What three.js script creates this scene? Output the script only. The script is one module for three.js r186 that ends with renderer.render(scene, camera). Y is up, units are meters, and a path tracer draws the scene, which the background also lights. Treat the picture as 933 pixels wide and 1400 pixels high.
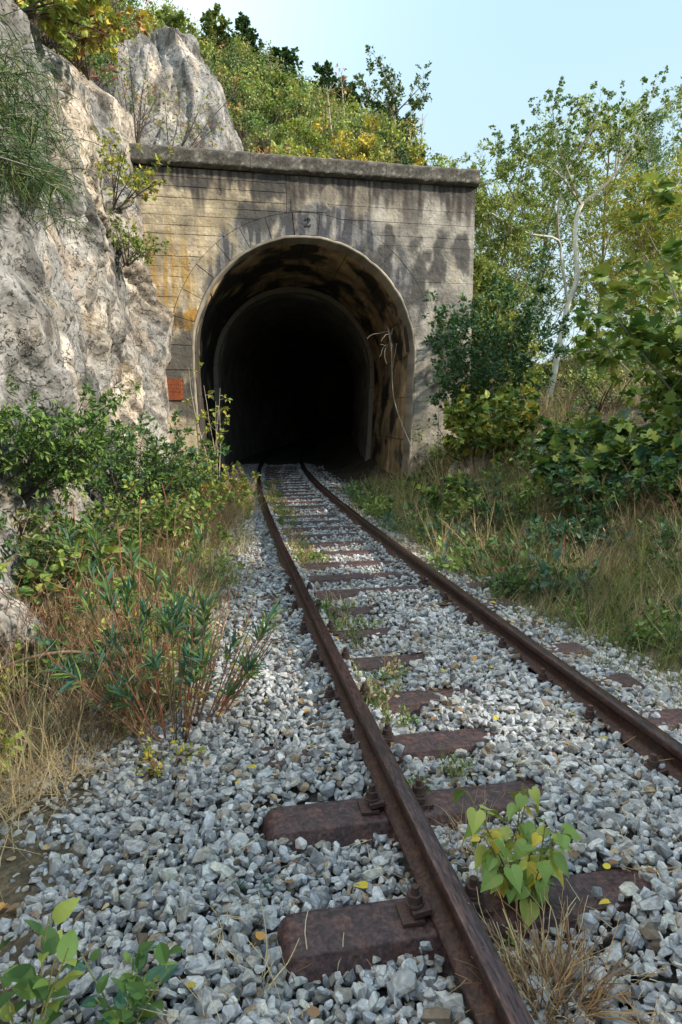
import * as THREE from 'three';
import { ConvexGeometry } from 'three/addons/geometries/ConvexGeometry.js';
import { mergeVertices } from 'three/addons/utils/BufferGeometryUtils.js';
import { FontLoader } from 'three/addons/loaders/FontLoader.js';
import { TextGeometry } from 'three/addons/geometries/TextGeometry.js';
import { createNoise3D, createNoise2D } from 'simplex-noise';

// ---------------------------------------------------------------- camera, sky, sun, exposure
const scene = new THREE.Scene();
const camera = new THREE.PerspectiveCamera(75.75, 682 / 1024, 0.05, 2000);
camera.position.set(0, 1.312, 0);
camera.rotation.order = 'YXZ';
camera.rotation.set(-0.1457, -0.1878, 0);
camera.updateMatrixWorld(true);
const renderer = new THREE.WebGLRenderer({ antialias: true });
renderer.toneMapping = THREE.LinearToneMapping;
renderer.toneMappingExposure = 2.72;
renderer.shadowMap.enabled = true;
const SUN = new THREE.Vector3(0.82, 0.55, 0.22).normalize();
{
  const W = 512, H = 256, d = new Float32Array(W * H * 4);
  for (let j = 0; j < H; j++) for (let i = 0; i < W; i++) {
    const el = ((j + 0.5) / H - 0.5) * Math.PI, az = ((i + 0.5) / W) * 2 * Math.PI;
    const dir = new THREE.Vector3(Math.cos(el) * Math.cos(az), Math.sin(el), Math.cos(el) * Math.sin(az));
    const t = Math.max(0, Math.sin(el)), h = Math.pow(1 - t, 2.2);
    const c = Math.max(0, dir.dot(SUN)), g = 1.7 * Math.pow(c, 3) + 0.9 * Math.pow(c, 24);   // broad hazy glow added on the sun's side to brighten the shaded ground
    const k = (j * W + i) * 4;
    let r = 0.197 + 0.12 * h + g * 0.95, gg = 0.312 + 0.065 * h + g * 0.9, b = 0.40 + 0.02 * h + g * 0.78;
    if (el < 0) { r = 0.2; gg = 0.19; b = 0.16; }
    d[k] = r; d[k + 1] = gg; d[k + 2] = b; d[k + 3] = 1;
  }
  const sky = new THREE.DataTexture(d, W, H, THREE.RGBAFormat, THREE.FloatType);
  sky.mapping = THREE.EquirectangularReflectionMapping; sky.magFilter = sky.minFilter = THREE.LinearFilter; sky.needsUpdate = true;
  scene.background = sky; scene.environment = sky;
}
const sun = new THREE.DirectionalLight(new THREE.Color().setRGB(1, 0.89, 0.73), 2.9);
sun.position.copy(SUN).multiplyScalar(60); sun.target.position.set(2, 2, -10);
sun.castShadow = true; sun.shadow.mapSize.set(4096, 4096); sun.shadow.radius = 5;
Object.assign(sun.shadow.camera, { left: -40, right: 40, top: 40, bottom: -40, near: 1, far: 160 });
scene.add(sun, sun.target);

// ---------------------------------------------------------------- helpers
function rngOf(a) { return () => { a |= 0; a = a + 0x6D2B79F5 | 0; let t = Math.imul(a ^ a >>> 15, 1 | a); t = t + Math.imul(t ^ t >>> 7, 61 | t) ^ t; return ((t ^ t >>> 14) >>> 0) / 4294967296; }; }
let R = rngOf(7);
const rr = (a, b) => a + (b - a) * R();
const n3 = createNoise3D(rngOf(11)), n2 = createNoise2D(rngOf(12));
const clamp = (x, a = 0, b = 1) => Math.min(b, Math.max(a, x));
const sm = (a, b, x) => { const t = clamp((x - a) / (b - a)); return t * t * (3 - 2 * t); };
const lerp = (a, b, t) => a + (b - a) * t;
const V = (x, y, z) => new THREE.Vector3(x, y, z);
const pick = a => a[Math.floor(R() * a.length)];
function fbm(x, y, z = 0, o = 4) { let s = 0, a = 0.5; for (let i = 0; i < o; i++) { s += a * n3(x, y, z); x *= 2.03; y *= 2.03; z *= 2.03; a *= 0.5; } return s; }
function interp(tab, x) { // tab [[x,y]...] rising x
  if (x <= tab[0][0]) return tab[0][1];
  for (let i = 1; i < tab.length; i++) if (x <= tab[i][0]) return lerp(tab[i - 1][1], tab[i][1], (x - tab[i - 1][0]) / (tab[i][0] - tab[i - 1][0]));
  return tab[tab.length - 1][1];
}
const used = {};
function numbered(n) { const k = used[n] = (used[n] ?? -1) + 1; return k ? n + '_' + String(k).padStart(3, '0') : n; }
function tag(o, label, category, group) { o.userData.label = label; o.userData.category = category; if (group) o.userData.group = group; return o; }
function top(o, name) { o.name = numbered(name); scene.add(o); return o; }
function thing(name, label, category, pos = [0, 0, 0], turn = 0, group) { const g = new THREE.Group(); top(g, name); g.position.set(...pos); g.rotation.y = turn; return tag(g, label, category, group); }
function part(geo, m, name, parent) { const o = new THREE.Mesh(geo, m); o.name = name; parent.add(o); return o; }
function setting(o, name) { top(o, name); o.userData.kind = 'structure'; return o; }
function stuff(o, name, label, category) { top(o, name); o.userData.kind = 'stuff'; tag(o, label, category); return o; }

class GB { // triangle collector with colours and optional uv
  constructor(uv = false) { this.p = []; this.c = []; this.u = uv ? [] : null; }
  tri(a, b, c, col, ua, ub, uc) {
    this.p.push(a.x, a.y, a.z, b.x, b.y, b.z, c.x, c.y, c.z);
    for (let i = 0; i < 3; i++) this.c.push(col[0], col[1], col[2]);
    if (this.u) this.u.push(...(ua || [0, 0]), ...(ub || [0, 0]), ...(uc || [0, 0]));
  }
  geo() {
    const g = new THREE.BufferGeometry();
    g.setAttribute('position', new THREE.BufferAttribute(new Float32Array(this.p), 3));
    g.setAttribute('color', new THREE.BufferAttribute(new Float32Array(this.c), 3));
    if (this.u) g.setAttribute('uv', new THREE.BufferAttribute(new Float32Array(this.u), 2));
    g.computeVertexNormals();
    return g;
  }
}
const UP = V(0, 1, 0);
function tube(gb, pts, r0, r1, sides, col) {
  const n = pts.length; let prev = null;
  for (let i = 0; i < n; i++) {
    const d = pts[Math.min(n - 1, i + 1)].clone().sub(pts[Math.max(0, i - 1)]).normalize();
    const a = V(0, 0, 1); if (Math.abs(d.z) > 0.9) a.set(1, 0, 0);
    const s = a.clone().cross(d).normalize(), t = d.clone().cross(s), r = lerp(r0, r1, i / (n - 1)), ring = [];
    for (let k = 0; k < sides; k++) { const an = k / sides * 2 * Math.PI; ring.push(pts[i].clone().addScaledVector(s, Math.cos(an) * r).addScaledVector(t, Math.sin(an) * r)); }
    if (prev) for (let k = 0; k < sides; k++) { const l = (k + 1) % sides; const v = 0.85 + 0.3 * R(), cc = [col[0] * v, col[1] * v, col[2] * v]; gb.tri(prev[k], prev[l], ring[l], cc); gb.tri(prev[k], ring[l], ring[k], cc); }
    prev = ring;
  }
}
// leaf outlines: [position along the midrib, half width]
const SH = {
  diamond: [[0.45, 0.5]],
  lance: [[0.3, 0.5], [0.65, 0.38]],
  ovate: [[0.12, 0.34], [0.38, 0.5], [0.72, 0.3]],
  heart: [[-0.08, 0.26], [0.1, 0.47], [0.35, 0.5], [0.7, 0.25]],
  round: [[0.08, 0.3], [0.35, 0.5], [0.7, 0.45], [0.93, 0.2]],
  fig: [[-0.08, 0.2], [0.06, 0.5], [0.2, 0.56], [0.3, 0.3], [0.46, 0.48], [0.6, 0.42], [0.66, 0.22], [0.86, 0.16]],
};
function leaf(gb, P, D, N, len, wid, col, shape, fold = 0.25, curl = 0.15) {
  const S = D.clone().cross(N).normalize(), n = S.clone().cross(D).normalize(), o = SH[shape];
  const at = (t, w) => P.clone().addScaledVector(D, t * len).addScaledVector(S, w * wid).addScaledVector(n, Math.abs(w) * wid * fold - curl * len * t * t);
  const base = at(0, 0), tip = at(1, 0);
  for (const s of [-1, 1]) {
    let a = base, am = base;
    for (const [t, w] of o) {
      const b = at(t, s * w), bm = at(clamp(t, 0.02, 1), 0);
      if (s > 0) { gb.tri(am, a, b, col); if (a !== base || t > 0.2) gb.tri(am, b, bm, col); } else { gb.tri(am, b, a, col); if (a !== base || t > 0.2) gb.tri(am, bm, b, col); }
      a = b; am = bm;
    }
    if (s > 0) gb.tri(am, a, tip, col); else gb.tri(am, tip, a, col);
  }
}
function dleaf(gb, P, D, N, len, wid, col) { // two-triangle leaf
  const S = D.clone().cross(N).normalize().multiplyScalar(wid * 0.5), m = P.clone().addScaledVector(D, len * 0.45), t = P.clone().addScaledVector(D, len);
  const n = N.clone().multiplyScalar(wid * 0.12);
  gb.tri(P, m.clone().add(S).add(n), t, col); gb.tri(P, t, m.sub(S).add(n), col);
}
const jit = (c, a = 0.25) => { const v = 1 - a + 2 * a * R(), h = 1 + 0.12 * (R() - 0.5); return [c[0] * v * h, c[1] * v, c[2] * v / h]; };
const rdir = () => { const z = rr(-1, 1), a = rr(0, 6.283), s = Math.sqrt(1 - z * z); return V(s * Math.cos(a), z, s * Math.sin(a)); };
function curve(p, d, len, n, up, wob) { // a wandering shoot
  const pts = [p.clone()], q = p.clone(), v = d.clone().normalize();
  for (let i = 0; i < n; i++) { v.addScaledVector(UP, up / n).addScaledVector(rdir(), wob).normalize(); q.addScaledVector(v, len / n); pts.push(q.clone()); }
  return pts;
}
const along = (pts, t) => { const f = clamp(t, 0, 0.9999) * (pts.length - 1), i = Math.floor(f); return { p: pts[i].clone().lerp(pts[i + 1], f - i), d: pts[i + 1].clone().sub(pts[i]).normalize() }; };
function sprout(lb, pts, o) { // leaves along one shoot
  const n = Math.round(o.n * rr(0.7, 1.3));
  for (let i = 0; i < n; i++) {
    const { p, d } = along(pts, lerp(o.from ?? 0.25, 1, (i + R()) / n));
    const D = rdir().addScaledVector(d, 0.9).addScaledVector(UP, o.lift ?? 0).normalize();
    const N = rdir().multiplyScalar(o.tilt ?? 0.7).add(UP).normalize();
    const c = jit(pick(o.cols)), s = rr(0.65, 1.15), P = p.addScaledVector(D, o.stalk ?? 0.01);
    if (o.shape === 'diamond') dleaf(lb, P, D, N, o.len * s, o.wid * s, c); else leaf(lb, P, D, N, o.len * s, o.wid * s, c, o.shape, 0.2, o.curl ?? 0.15);
  }
}
function grow(wb, lb, o) { // limbs along a trunk, branches along limbs, twigs with leaves
  const tp = o.trunk;
  if (o.r0) tube(wb, tp, o.r0, o.r0 * 0.25, o.sides ?? 7, o.bark);
  for (let i = 0; i < o.limbs; i++) {
    const t = lerp(o.start ?? 0.3, 1, (i + R() * 0.8) / o.limbs), { p, d } = along(tp, t), az = i * 2.4 + rr(-0.5, 0.5);
    const out = V(Math.cos(az), 0, Math.sin(az)).multiplyScalar(o.spread ?? 1).addScaledVector(d, rr(0.3, 0.9));
    if (o.bias) out.add(o.bias);
    const L = o.limbLen * (o.profile ? o.profile(t) : 1 - 0.55 * t) * rr(0.7, 1.25), lp = curve(p, out, L, 6, o.up ?? 0.5, 0.12);
    const lr = (o.r0 || 0.02) * 0.4 * (1 - 0.5 * t);
    tube(wb, lp, lr, lr * 0.25, 5, o.bark);
    for (let j = 0; j < o.subs; j++) {
      const b = along(lp, lerp(0.2, 1, (j + R()) / o.subs)), dir = rdir().addScaledVector(b.d, 0.8);
      const bp = curve(b.p, dir, L * rr(0.3, 0.5), 4, (o.up ?? 0.5) * 0.6 - (o.droop ?? 0), 0.15);
      tube(wb, bp, lr * 0.35, lr * 0.1, 3, o.bark);
      for (let k = 0; k < o.twigs; k++) {
        const c = along(bp, rr(0.25, 1)), tw = curve(c.p, rdir().addScaledVector(c.d, 0.7), L * rr(0.14, 0.28), 2, -(o.droop ?? 0), 0.15);
        if (o.twigWood) tube(wb, tw, lr * 0.1, lr * 0.05, 3, o.bark);
        sprout(lb, tw, o.leaf);
      }
    }
  }
}
// tiling value noise for textures
const VN = (() => { const r = rngOf(99), t = new Float32Array(256 * 256).map(() => r()); return (x, y, px, py) => {
  const xi = Math.floor(x), yi = Math.floor(y), fx = x - xi, fy = y - yi, u = fx * fx * (3 - 2 * fx), v = fy * fy * (3 - 2 * fy);
  const g = (a, b) => t[(((a % px) + px) % px) * 256 + (((b % py) + py) % py)];
  return lerp(lerp(g(xi, yi), g(xi + 1, yi), u), lerp(g(xi, yi + 1), g(xi + 1, yi + 1), u), v); }; })();
function vf(u, v, px, py, o) { let s = 0, a = 0.5, n = 0; for (let i = 0; i < o; i++) { s += a * VN(u * px + i * 17, v * py + i * 31, px, py); n += a; a *= 0.55; px *= 2; py *= 2; if (px > 256 || py > 256) break; } return s / n; }
function texture(w, h, fn, color = true, sx = 1, sy = 1) {
  const d = new Uint8Array(w * h * 4);
  for (let j = 0; j < h; j++) for (let i = 0; i < w; i++) { const c = fn((i + 0.5) / w, (j + 0.5) / h), k = (j * w + i) * 4; for (let q = 0; q < 3; q++) d[k + q] = clamp(Array.isArray(c) ? c[q] : c) * 255; d[k + 3] = 255; }
  const t = new THREE.DataTexture(d, w, h); t.wrapS = t.wrapT = THREE.RepeatWrapping; t.magFilter = THREE.LinearFilter; t.minFilter = THREE.LinearFilter; if (color) t.colorSpace = THREE.SRGBColorSpace; t.repeat.set(sx, sy); t.needsUpdate = true; return t;
}
const grain = texture(512, 512, (u, v) => 0.72 + 0.5 * (vf(u, v, 8, 8, 6) - 0.5) + 0.25 * (vf(u + 0.3, v, 64, 64, 2) - 0.5));
const grainBump = texture(512, 512, (u, v) => vf(u, v, 12, 12, 5), false);
const rustMap = texture(1024, 1024, (u, v) => { const a = vf(u, v, 5, 5, 7), b = vf(u + 0.5, v + 0.2, 60, 60, 3), c = sm(0.53, 0.66, vf(u, v + 0.4, 14, 14, 6)), p = sm(0.68, 0.76, vf(u + 0.2, v, 90, 90, 2)); const k = 0.8 + 0.9 * (b - 0.5) - 0.22 * p; return [lerp(0.31, 0.42, a) * k + 0.06 * c, lerp(0.25, 0.305, a) * k + 0.035 * c, lerp(0.245, 0.28, a) * k + 0.015 * c]; });
const rustBump = texture(512, 512, (u, v) => 0.6 * vf(u, v, 40, 40, 3) + 0.4 * sm(0.5, 0.62, vf(u, v + 0.4, 12, 12, 5)), false);
const M = {};
M.leaf = new THREE.MeshPhysicalMaterial({ vertexColors: true, roughness: 0.62, transmission: 0.45, thickness: 0, side: THREE.DoubleSide, specularIntensity: 0.5 });
M.dry = new THREE.MeshPhysicalMaterial({ vertexColors: true, roughness: 0.9, transmission: 0.25, thickness: 0, side: THREE.DoubleSide, specularIntensity: 0.2 });
M.wood = new THREE.MeshStandardMaterial({ vertexColors: true, roughness: 0.9 });
M.stone = new THREE.MeshStandardMaterial({ roughness: 0.92, map: grain, bumpMap: grainBump, bumpScale: 0.004 });
M.rust = new THREE.MeshStandardMaterial({ map: rustMap, roughness: 0.78, metalness: 0.1, bumpMap: rustBump, bumpScale: 0.002 });
const rockMap = texture(1024, 1024, (u, v) => { const a = vf(u, v, 6, 6, 7), b = vf(u + 0.4, v + 0.1, 40, 40, 3), ck = Math.abs(vf(u, v + 0.6, 9, 9, 5) - 0.5), ck2 = Math.abs(vf(u + 0.2, v, 20, 14, 4) - 0.5), sp = sm(0.66, 0.74, vf(u + 0.7, v, 48, 48, 3)); return (0.86 + 0.5 * (a - 0.5) + 0.28 * (b - 0.5)) * lerp(1, 0.5, Math.max(sm(0.014, 0.004, ck), 0.7 * sm(0.012, 0.003, ck2))) * lerp(1, 0.6, sp); });
const rockBump = texture(1024, 1024, (u, v) => { const ck = Math.abs(vf(u, v + 0.6, 9, 9, 5) - 0.5); return 0.8 * vf(u, v, 14, 14, 6) + 0.2 * sm(0, 0.03, ck); }, false);
M.rock = new THREE.MeshStandardMaterial({ vertexColors: true, map: rockMap, roughness: 0.95, bumpMap: rockBump, bumpScale: 0.035 });
M.soil = new THREE.MeshStandardMaterial({ vertexColors: true, map: grain, roughness: 1, bumpMap: grainBump, bumpScale: 0.05 });

// ---------------------------------------------------------------- the lie of the land
const ZF = -12.17;                                                     // plane of the portal face
const tx = z => { const s = Math.max(0, -z); return 0.567 - 0.00011 * s * s + 0.000122 * s * s * s; }; // left rail
const xc = z => tx(z) + 0.53;                                           // middle of the track
const heading = z => (tx(z - 0.05) - tx(z + 0.05)) / 0.1;
const vergeL = z => interp([[-40, 0.6], [-12, 0.42], [-9.4, 0.33], [-5.8, 0.0], [-4.2, -0.19], [-2.95, -0.38], [-2.3, -0.95], [-1.5, -1.7], [2, -1.8]], z);
const vergeR = z => interp([[-40, 2.9], [-12.2, 2.2], [-9, 1.85], [-6, 1.78], [-4, 1.95], [-2.5, 2.2], [2, 2.6]], z);
function bank(x, z) {                                                   // right-hand bank
  const t = x - (vergeR(z) + 0.6); if (t <= 0) return 0;
  return (lerp(0.25, 0.37, sm(-7.5, -11.5, z)) * t * sm(0, 1.5, t)) * (t < 9 ? 1 : 9 / t) + 0.1 * n2(x * 0.5, z * 0.5) * sm(0, 2, t);
}
const ground = (x, z) => -0.1 + bank(x, z) + 0.025 * n2(x * 1.3, z * 1.3) * sm(1.3, 2, Math.abs(x - xc(z))) + (x < -1.4 && z > -12.6 ? Math.min(16, 1.3 * (-1.4 - x)) * sm(0, 1.5, -1.4 - x) : 0);
const hill = (x, z) => {
  const d = -12.6 - z, rise = 5.35 + 0.67 * Math.min(d, 12) - 0.3 * Math.max(0, d - 12) - 0.36 * Math.max(0, x) * sm(0, 9, d);
  const xe = 4.0 + 0.2 * d, left = 0.75 * Math.max(0, -1.0 - x);
  const b = ground(Math.max(x, 3), z), edge = x > 4.7 ? sm(0.1, 2.2, d) : 1;
  return lerp(b, rise + left + 0.3 * n2(x * 0.35, z * 0.35), (1 - sm(xe, xe + 3.4, x)) * edge);
};
const steps = (a, b, near) => { const o = []; for (const [lo, hi, s] of near) for (let v = lo; v < hi - 1e-6; v += s) o.push(v); o.push(near[near.length - 1][1]); return o; };
function sheet(xs, zs, h, colf, uvS) {
  const p = [], c = [], u = [], ix = [];
  for (const z of zs) for (const x of xs) { p.push(x, h(x, z), z); c.push(...colf(x, z)); u.push(x / uvS, z / uvS); }
  const n = xs.length;
  for (let j = 0; j < zs.length - 1; j++) for (let i = 0; i < n - 1; i++) { const a = j * n + i; ix.push(a, a + n, a + 1, a + 1, a + n, a + n + 1); }
  const g = new THREE.BufferGeometry(); g.setAttribute('position', new THREE.Float32BufferAttribute(p, 3)); g.setAttribute('color', new THREE.Float32BufferAttribute(c, 3)); g.setAttribute('uv', new THREE.Float32BufferAttribute(u, 2)); g.setIndex(ix); g.computeVertexNormals(); return g;
}
const soilCol = (x, z) => { const a = clamp(0.5 + fbm(x * 0.9, z * 0.9, 3)), b = clamp(0.5 + fbm(x * 3, z * 3, 9)); return [lerp(0.13, 0.27, a) * lerp(0.7, 1.2, b), lerp(0.10, 0.21, a) * lerp(0.7, 1.2, b), lerp(0.065, 0.13, a) * lerp(0.7, 1.2, b)]; };
setting(new THREE.Mesh(sheet(steps(0, 0, [[-400, -20, 20], [-20, -3, 1], [-3, 12, 0.2], [12, 40, 2], [40, 400, 20]]), steps(0, 0, [[-500, -60, 20], [-60, -26, 2], [-26, 4, 0.2], [4, 30, 2], [30, 200, 17]]), (x, z) => ground(x, z) - (z < ZF + 0.1 && Math.abs(x - 1.7) < 4 ? 0.03 : 0), soilCol, 0.8), M.soil), 'ground');
const hillCol = (x, z) => { const a = clamp(0.5 + fbm(x * 0.5, z * 0.5, 5)); return [lerp(0.10, 0.24, a), lerp(0.09, 0.18, a), lerp(0.04, 0.09, a)]; };
setting(new THREE.Mesh(sheet(steps(0, 0, [[-30, -4, 1.2], [-4, 14, 0.4], [14, 40, 2]]), steps(0, 0, [[-70, -30, 2], [-30, -12.6, 0.4]]), hill, hillCol, 1.2), M.soil), 'hillside');

// ---------------------------------------------------------------- rock
const hash = (a, b, s) => { const v = Math.sin(a * 127.1 + b * 311.7 + s * 74.7) * 43758.5453; return v - Math.floor(v); };
function facet(u, v, s, soft = 0.25) { // broken planes with chamfered edges: height inside a cell, distance to its edge
  const iu = Math.floor(u), iv = Math.floor(v); let d1 = 9, d2 = 9, A = null, B = null;
  for (let i = -1; i <= 1; i++) for (let j = -1; j <= 1; j++) {
    const cu = iu + i, cv = iv + j, x = u - cu - 0.1 - 0.8 * hash(cu, cv, s), y = v - cv - 0.1 - 0.8 * hash(cu, cv, s + 1), d = x * x + y * y;
    if (d < d1) { d2 = d1; B = A; d1 = d; A = [cu, cv, x, y]; } else if (d < d2) { d2 = d; B = [cu, cv, x, y]; }
  }
  const H = c => hash(c[0], c[1], s + 2) - 0.5 + (hash(c[0], c[1], s + 3) - 0.5) * 1.2 * c[2] + (hash(c[0], c[1], s + 4) - 0.5) * 1.2 * c[3];
  const e = Math.sqrt(d2) - Math.sqrt(d1), t = 0.5 * (1 - clamp(e / soft)), h = H(A);
  return { h: B ? lerp(h, H(B), t) : h, e, id: hash(A[0], A[1], s + 5) };
}
function rockRelief(a, b, s = 0) { // a along the face, b up it; beds dip steeply
  const w = 0.18 * fbm(a * 0.8, b * 0.8, s + 4), p = a * 0.9 - b * 0.42 + w, q = a * 0.42 + b * 0.9 + w;
  const f1 = facet(p * 0.9, q * 0.5, s + 10, 0.2), f2 = facet(p * 2.3, q * 1.3, s + 20, 0.12), f3 = facet(p * 5.4, q * 3.9, s + 30, 0.15), f4 = facet(p * 12, q * 10, s + 40, 0.2);
  const rough = 0.5 + 0.9 * sm(-0.3, 0.4, fbm(a * 0.6 + 7, b * 0.6, s));
  let d = 0.36 * f1.h + 0.12 * f2.h * rough + 0.035 * f3.h * rough + 0.016 * f4.h * rough + 0.03 * fbm(a * 3, b * 3, s + 9) + 0.12 * fbm(a * 0.7, b * 0.7, s + 2);
  const ck = facet(p * 1.7 + 5, q * 0.22, s + 60, 0.01), ck2 = facet(p * 0.5, q * 1.1 + 3, s + 70, 0.01);
  d -= 0.06 * (1 - sm(0.004, 0.03, ck.e)) + 0.04 * (1 - sm(0.003, 0.035, ck2.e)) * rough;
  d -= 0.05 * (1 - sm(0, 0.07, f1.e)) * rough + 0.04 * (1 - sm(0, 0.1, f2.e)) * rough;
  return { d, f1, f2, f3 };
}
function rockCol(a, b, r, s = 0) {
  a += r.d * 0.9; b += r.d * 0.7;
  const t = sm(-0.25, 0.35, fbm(a * 0.55 + 3, b * 0.35, s + 1, 3) - (s === 0 ? 0.4 * sm(-8, -5.5, a + 0.4 * b) : s === 50 ? 0.3 : 0)), g = 0.82 + 0.36 * (r.f2.id - 0.5) + 0.22 * (r.f3.id - 0.5) + 0.3 * fbm(a * 5, b * 5, s + 3, 3);  // nearer end of the cliff greyed to paint in the shade there
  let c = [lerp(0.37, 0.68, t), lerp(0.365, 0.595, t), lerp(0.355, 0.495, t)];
  const och = sm(0.12, 0.4, fbm(a * 1.1, b * 0.9, s + 15, 4)); c = [lerp(c[0], 0.55, och * 0.4), lerp(c[1], 0.41, och * 0.4), lerp(c[2], 0.28, och * 0.4)];
  const dk = sm(0.16, 0.32, fbm(a * 2.2, b * 1.1, s + 25, 5)); // black lichen and weather stain
  return c.map(v => v * g * lerp(1, 0.42, dk));
}
function boxUV(g, size) { // every face takes its texture from the side it looks to
  g.computeVertexNormals(); const f = g.index ? g.toNonIndexed() : g, p = f.attributes.position, u = new Float32Array(p.count * 2), a = V(0, 0, 0), b = V(0, 0, 0), c = V(0, 0, 0), n = V(0, 0, 0);
  for (let i = 0; i < p.count; i += 3) {
    a.fromBufferAttribute(p, i); b.fromBufferAttribute(p, i + 1); c.fromBufferAttribute(p, i + 2); n.copy(b).sub(a).cross(c.clone().sub(a)); const x = Math.abs(n.x), y = Math.abs(n.y), z = Math.abs(n.z);
    [a, b, c].forEach((q, k) => { const w = x >= y && x >= z ? [q.z, q.y] : y >= z ? [q.x + 3.3, q.z] : [q.x + 1.7, q.y]; u[(i + k) * 2] = w[0] / size; u[(i + k) * 2 + 1] = w[1] / size; });
  }
  f.setAttribute('uv', new THREE.BufferAttribute(u, 2)); return f;
}
// cliff on the left: base line, lean and height
const cliffTop = z => interp([[-14, 6.6], [-12, 6.2], [-10, 5.7], [-8, 5.15], [-6, 4.5], [-4, 3.95], [-1, 3.4], [3, 3.2]], z);
const cliffBase = z => interp([[-14, -1.2], [-12.3, -1.0], [-11, -1.02], [-9, -1.12], [-6, -1.12], [-4, -1.18], [-2.2, -1.5], [0, -1.9], [3, -2.0]], z);
function cliffPoint(z, v) {
  const T = cliffTop(z), b = cliffBase(z), y = Math.min(v, T), over = Math.max(0, v - T), lean = interp([[-12.2, 0.03], [-9, 0.1], [-5, 0.12], [0, 0.2]], z);
  return [b - lean * y - 0.82 * over + (0.27 + 0.12 * sm(2.05, 2.35, v)) * sm(-11.1, -11.95, z) * sm(3.25, 3.0, v), y + 0.62 * over];
}
{
  const z0 = 2.6, z1 = -13.2, nz = 490, nv = 300, vMax = 13, p = [], c = [], u = [], ix = [];
  for (let i = 0; i <= nz; i++) for (let j = 0; j <= nv; j++) {
    const z = lerp(z0, z1, i / nz), f = j / nv, v = f < 0.8 ? lerp(-0.4, 7.2, f / 0.8) : lerp(7.2, vMax, (f - 0.8) / 0.2);
    const [x, y] = cliffPoint(z, v), T = cliffTop(z), r = rockRelief(z, v), k = sm(T + 0.9, T - 0.3, v) * 0.85 + 0.15;
    const near = 1 - 0.75 * sm(-11.4, -12.1, z);                    // the rock closes up to the concrete
    const low = sm(1.0, 0.1, v) * 0.12;                             // ledge of fallen rock at the foot
    const d = r.d * k * near + low;
    p.push(x + d * 0.95, y + d * 0.25 * sm(T - 1, T + 1, v), z - r.f2.h * 0.05 * near);
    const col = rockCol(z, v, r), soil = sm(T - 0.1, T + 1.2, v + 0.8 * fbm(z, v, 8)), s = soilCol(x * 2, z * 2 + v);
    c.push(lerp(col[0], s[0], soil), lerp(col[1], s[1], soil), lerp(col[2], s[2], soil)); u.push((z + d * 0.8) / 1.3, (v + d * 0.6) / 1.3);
  }
  for (let i = 0; i < nz; i++) for (let j = 0; j < nv; j++) { const a = i * (nv + 1) + j, b = a + nv + 1; ix.push(a, a + 1, b, b, a + 1, b + 1); }
  let g = new THREE.BufferGeometry(); g.setAttribute('position', new THREE.Float32BufferAttribute(p, 3)); g.setAttribute('color', new THREE.Float32BufferAttribute(c, 3)); g.setAttribute('uv', new THREE.Float32BufferAttribute(u, 2)); g.setIndex(ix);
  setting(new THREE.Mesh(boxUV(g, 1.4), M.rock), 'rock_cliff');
}
function boulder(cx, cy, cz, rx, ry, rz, detail, amp, sc, s, taper = 0, floor = -9) {
  const g = new THREE.IcosahedronGeometry(1, detail), p = g.attributes.position, c = [], u = [];
  for (let i = 0; i < p.count; i++) {
    const n = V(p.getX(i), p.getY(i), p.getZ(i)).normalize(), a = Math.atan2(n.x, n.z) * rx * 1.2, b = n.y * ry;
    const r = rockRelief(a * sc, b * sc, s), w = 1 - taper * Math.max(0, n.y) ** 2, k = 1 + amp * r.d / Math.max(rx, 0.3), sq = Math.pow(Math.max(Math.abs(n.x), Math.abs(n.y), Math.abs(n.z)), -0.35);
    p.setXYZ(i, cx + n.x * rx * k * w * sq, Math.max(floor, cy + n.y * ry * k * sq), cz + n.z * rz * k * w * sq);
    c.push(...rockCol(a * sc + s, b * sc, r, s)); u.push(a / 1.3, b / 1.3);
  }
  g.setAttribute('color', new THREE.Float32BufferAttribute(c, 3)); g.deleteAttribute('uv'); g.deleteAttribute('normal'); return boxUV(mergeVertices(g, 1e-4), 1.4);
}
setting(new THREE.Mesh(boulder(-1.0, 5.0, -14.9, 1.8, 3.75, 1.5, 64, 0.7, 0.9, 50, 0.25, 5.0), M.rock), 'rock_outcrop');

// ---------------------------------------------------------------- portal
const AX = 1.685, AY = 2.42, AR = 2.01;
const pinch = y => y < AY ? 0.1 * Math.pow((AY - y) / AY, 1.6) : 0;
function archPt(s, r) { // s 0..1 from the foot of the left jamb over the crown to the right foot
  const L = 2 * AY + Math.PI * AR, q = s * L;
  if (q < AY) return [AX - r + pinch(q), q];
  if (q > L - AY) return [AX + r - pinch(L - q), L - q];
  const a = Math.PI - (q - AY) / AR; return [AX + r * Math.cos(a), AY + r * Math.sin(a)];
}
const SJ = AY / (2 * AY + Math.PI * AR);                                 // s where the arc springs
const RO = 2.43;
const xo = (y, side) => AX + side * (y > AY ? Math.sqrt(Math.max(0, RO * RO - (y - AY) ** 2)) : lerp(RO, 2.53, sm(AY, AY - 0.4, y)));
const spot = (x, y, cx, cy, rx, ry, k) => { const d = Math.hypot((x - cx) / rx, (y - cy) / ry) + 0.9 * fbm(x * 2.2, y * 1.3, k, 4); return sm(1, 0.55, d); };
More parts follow.
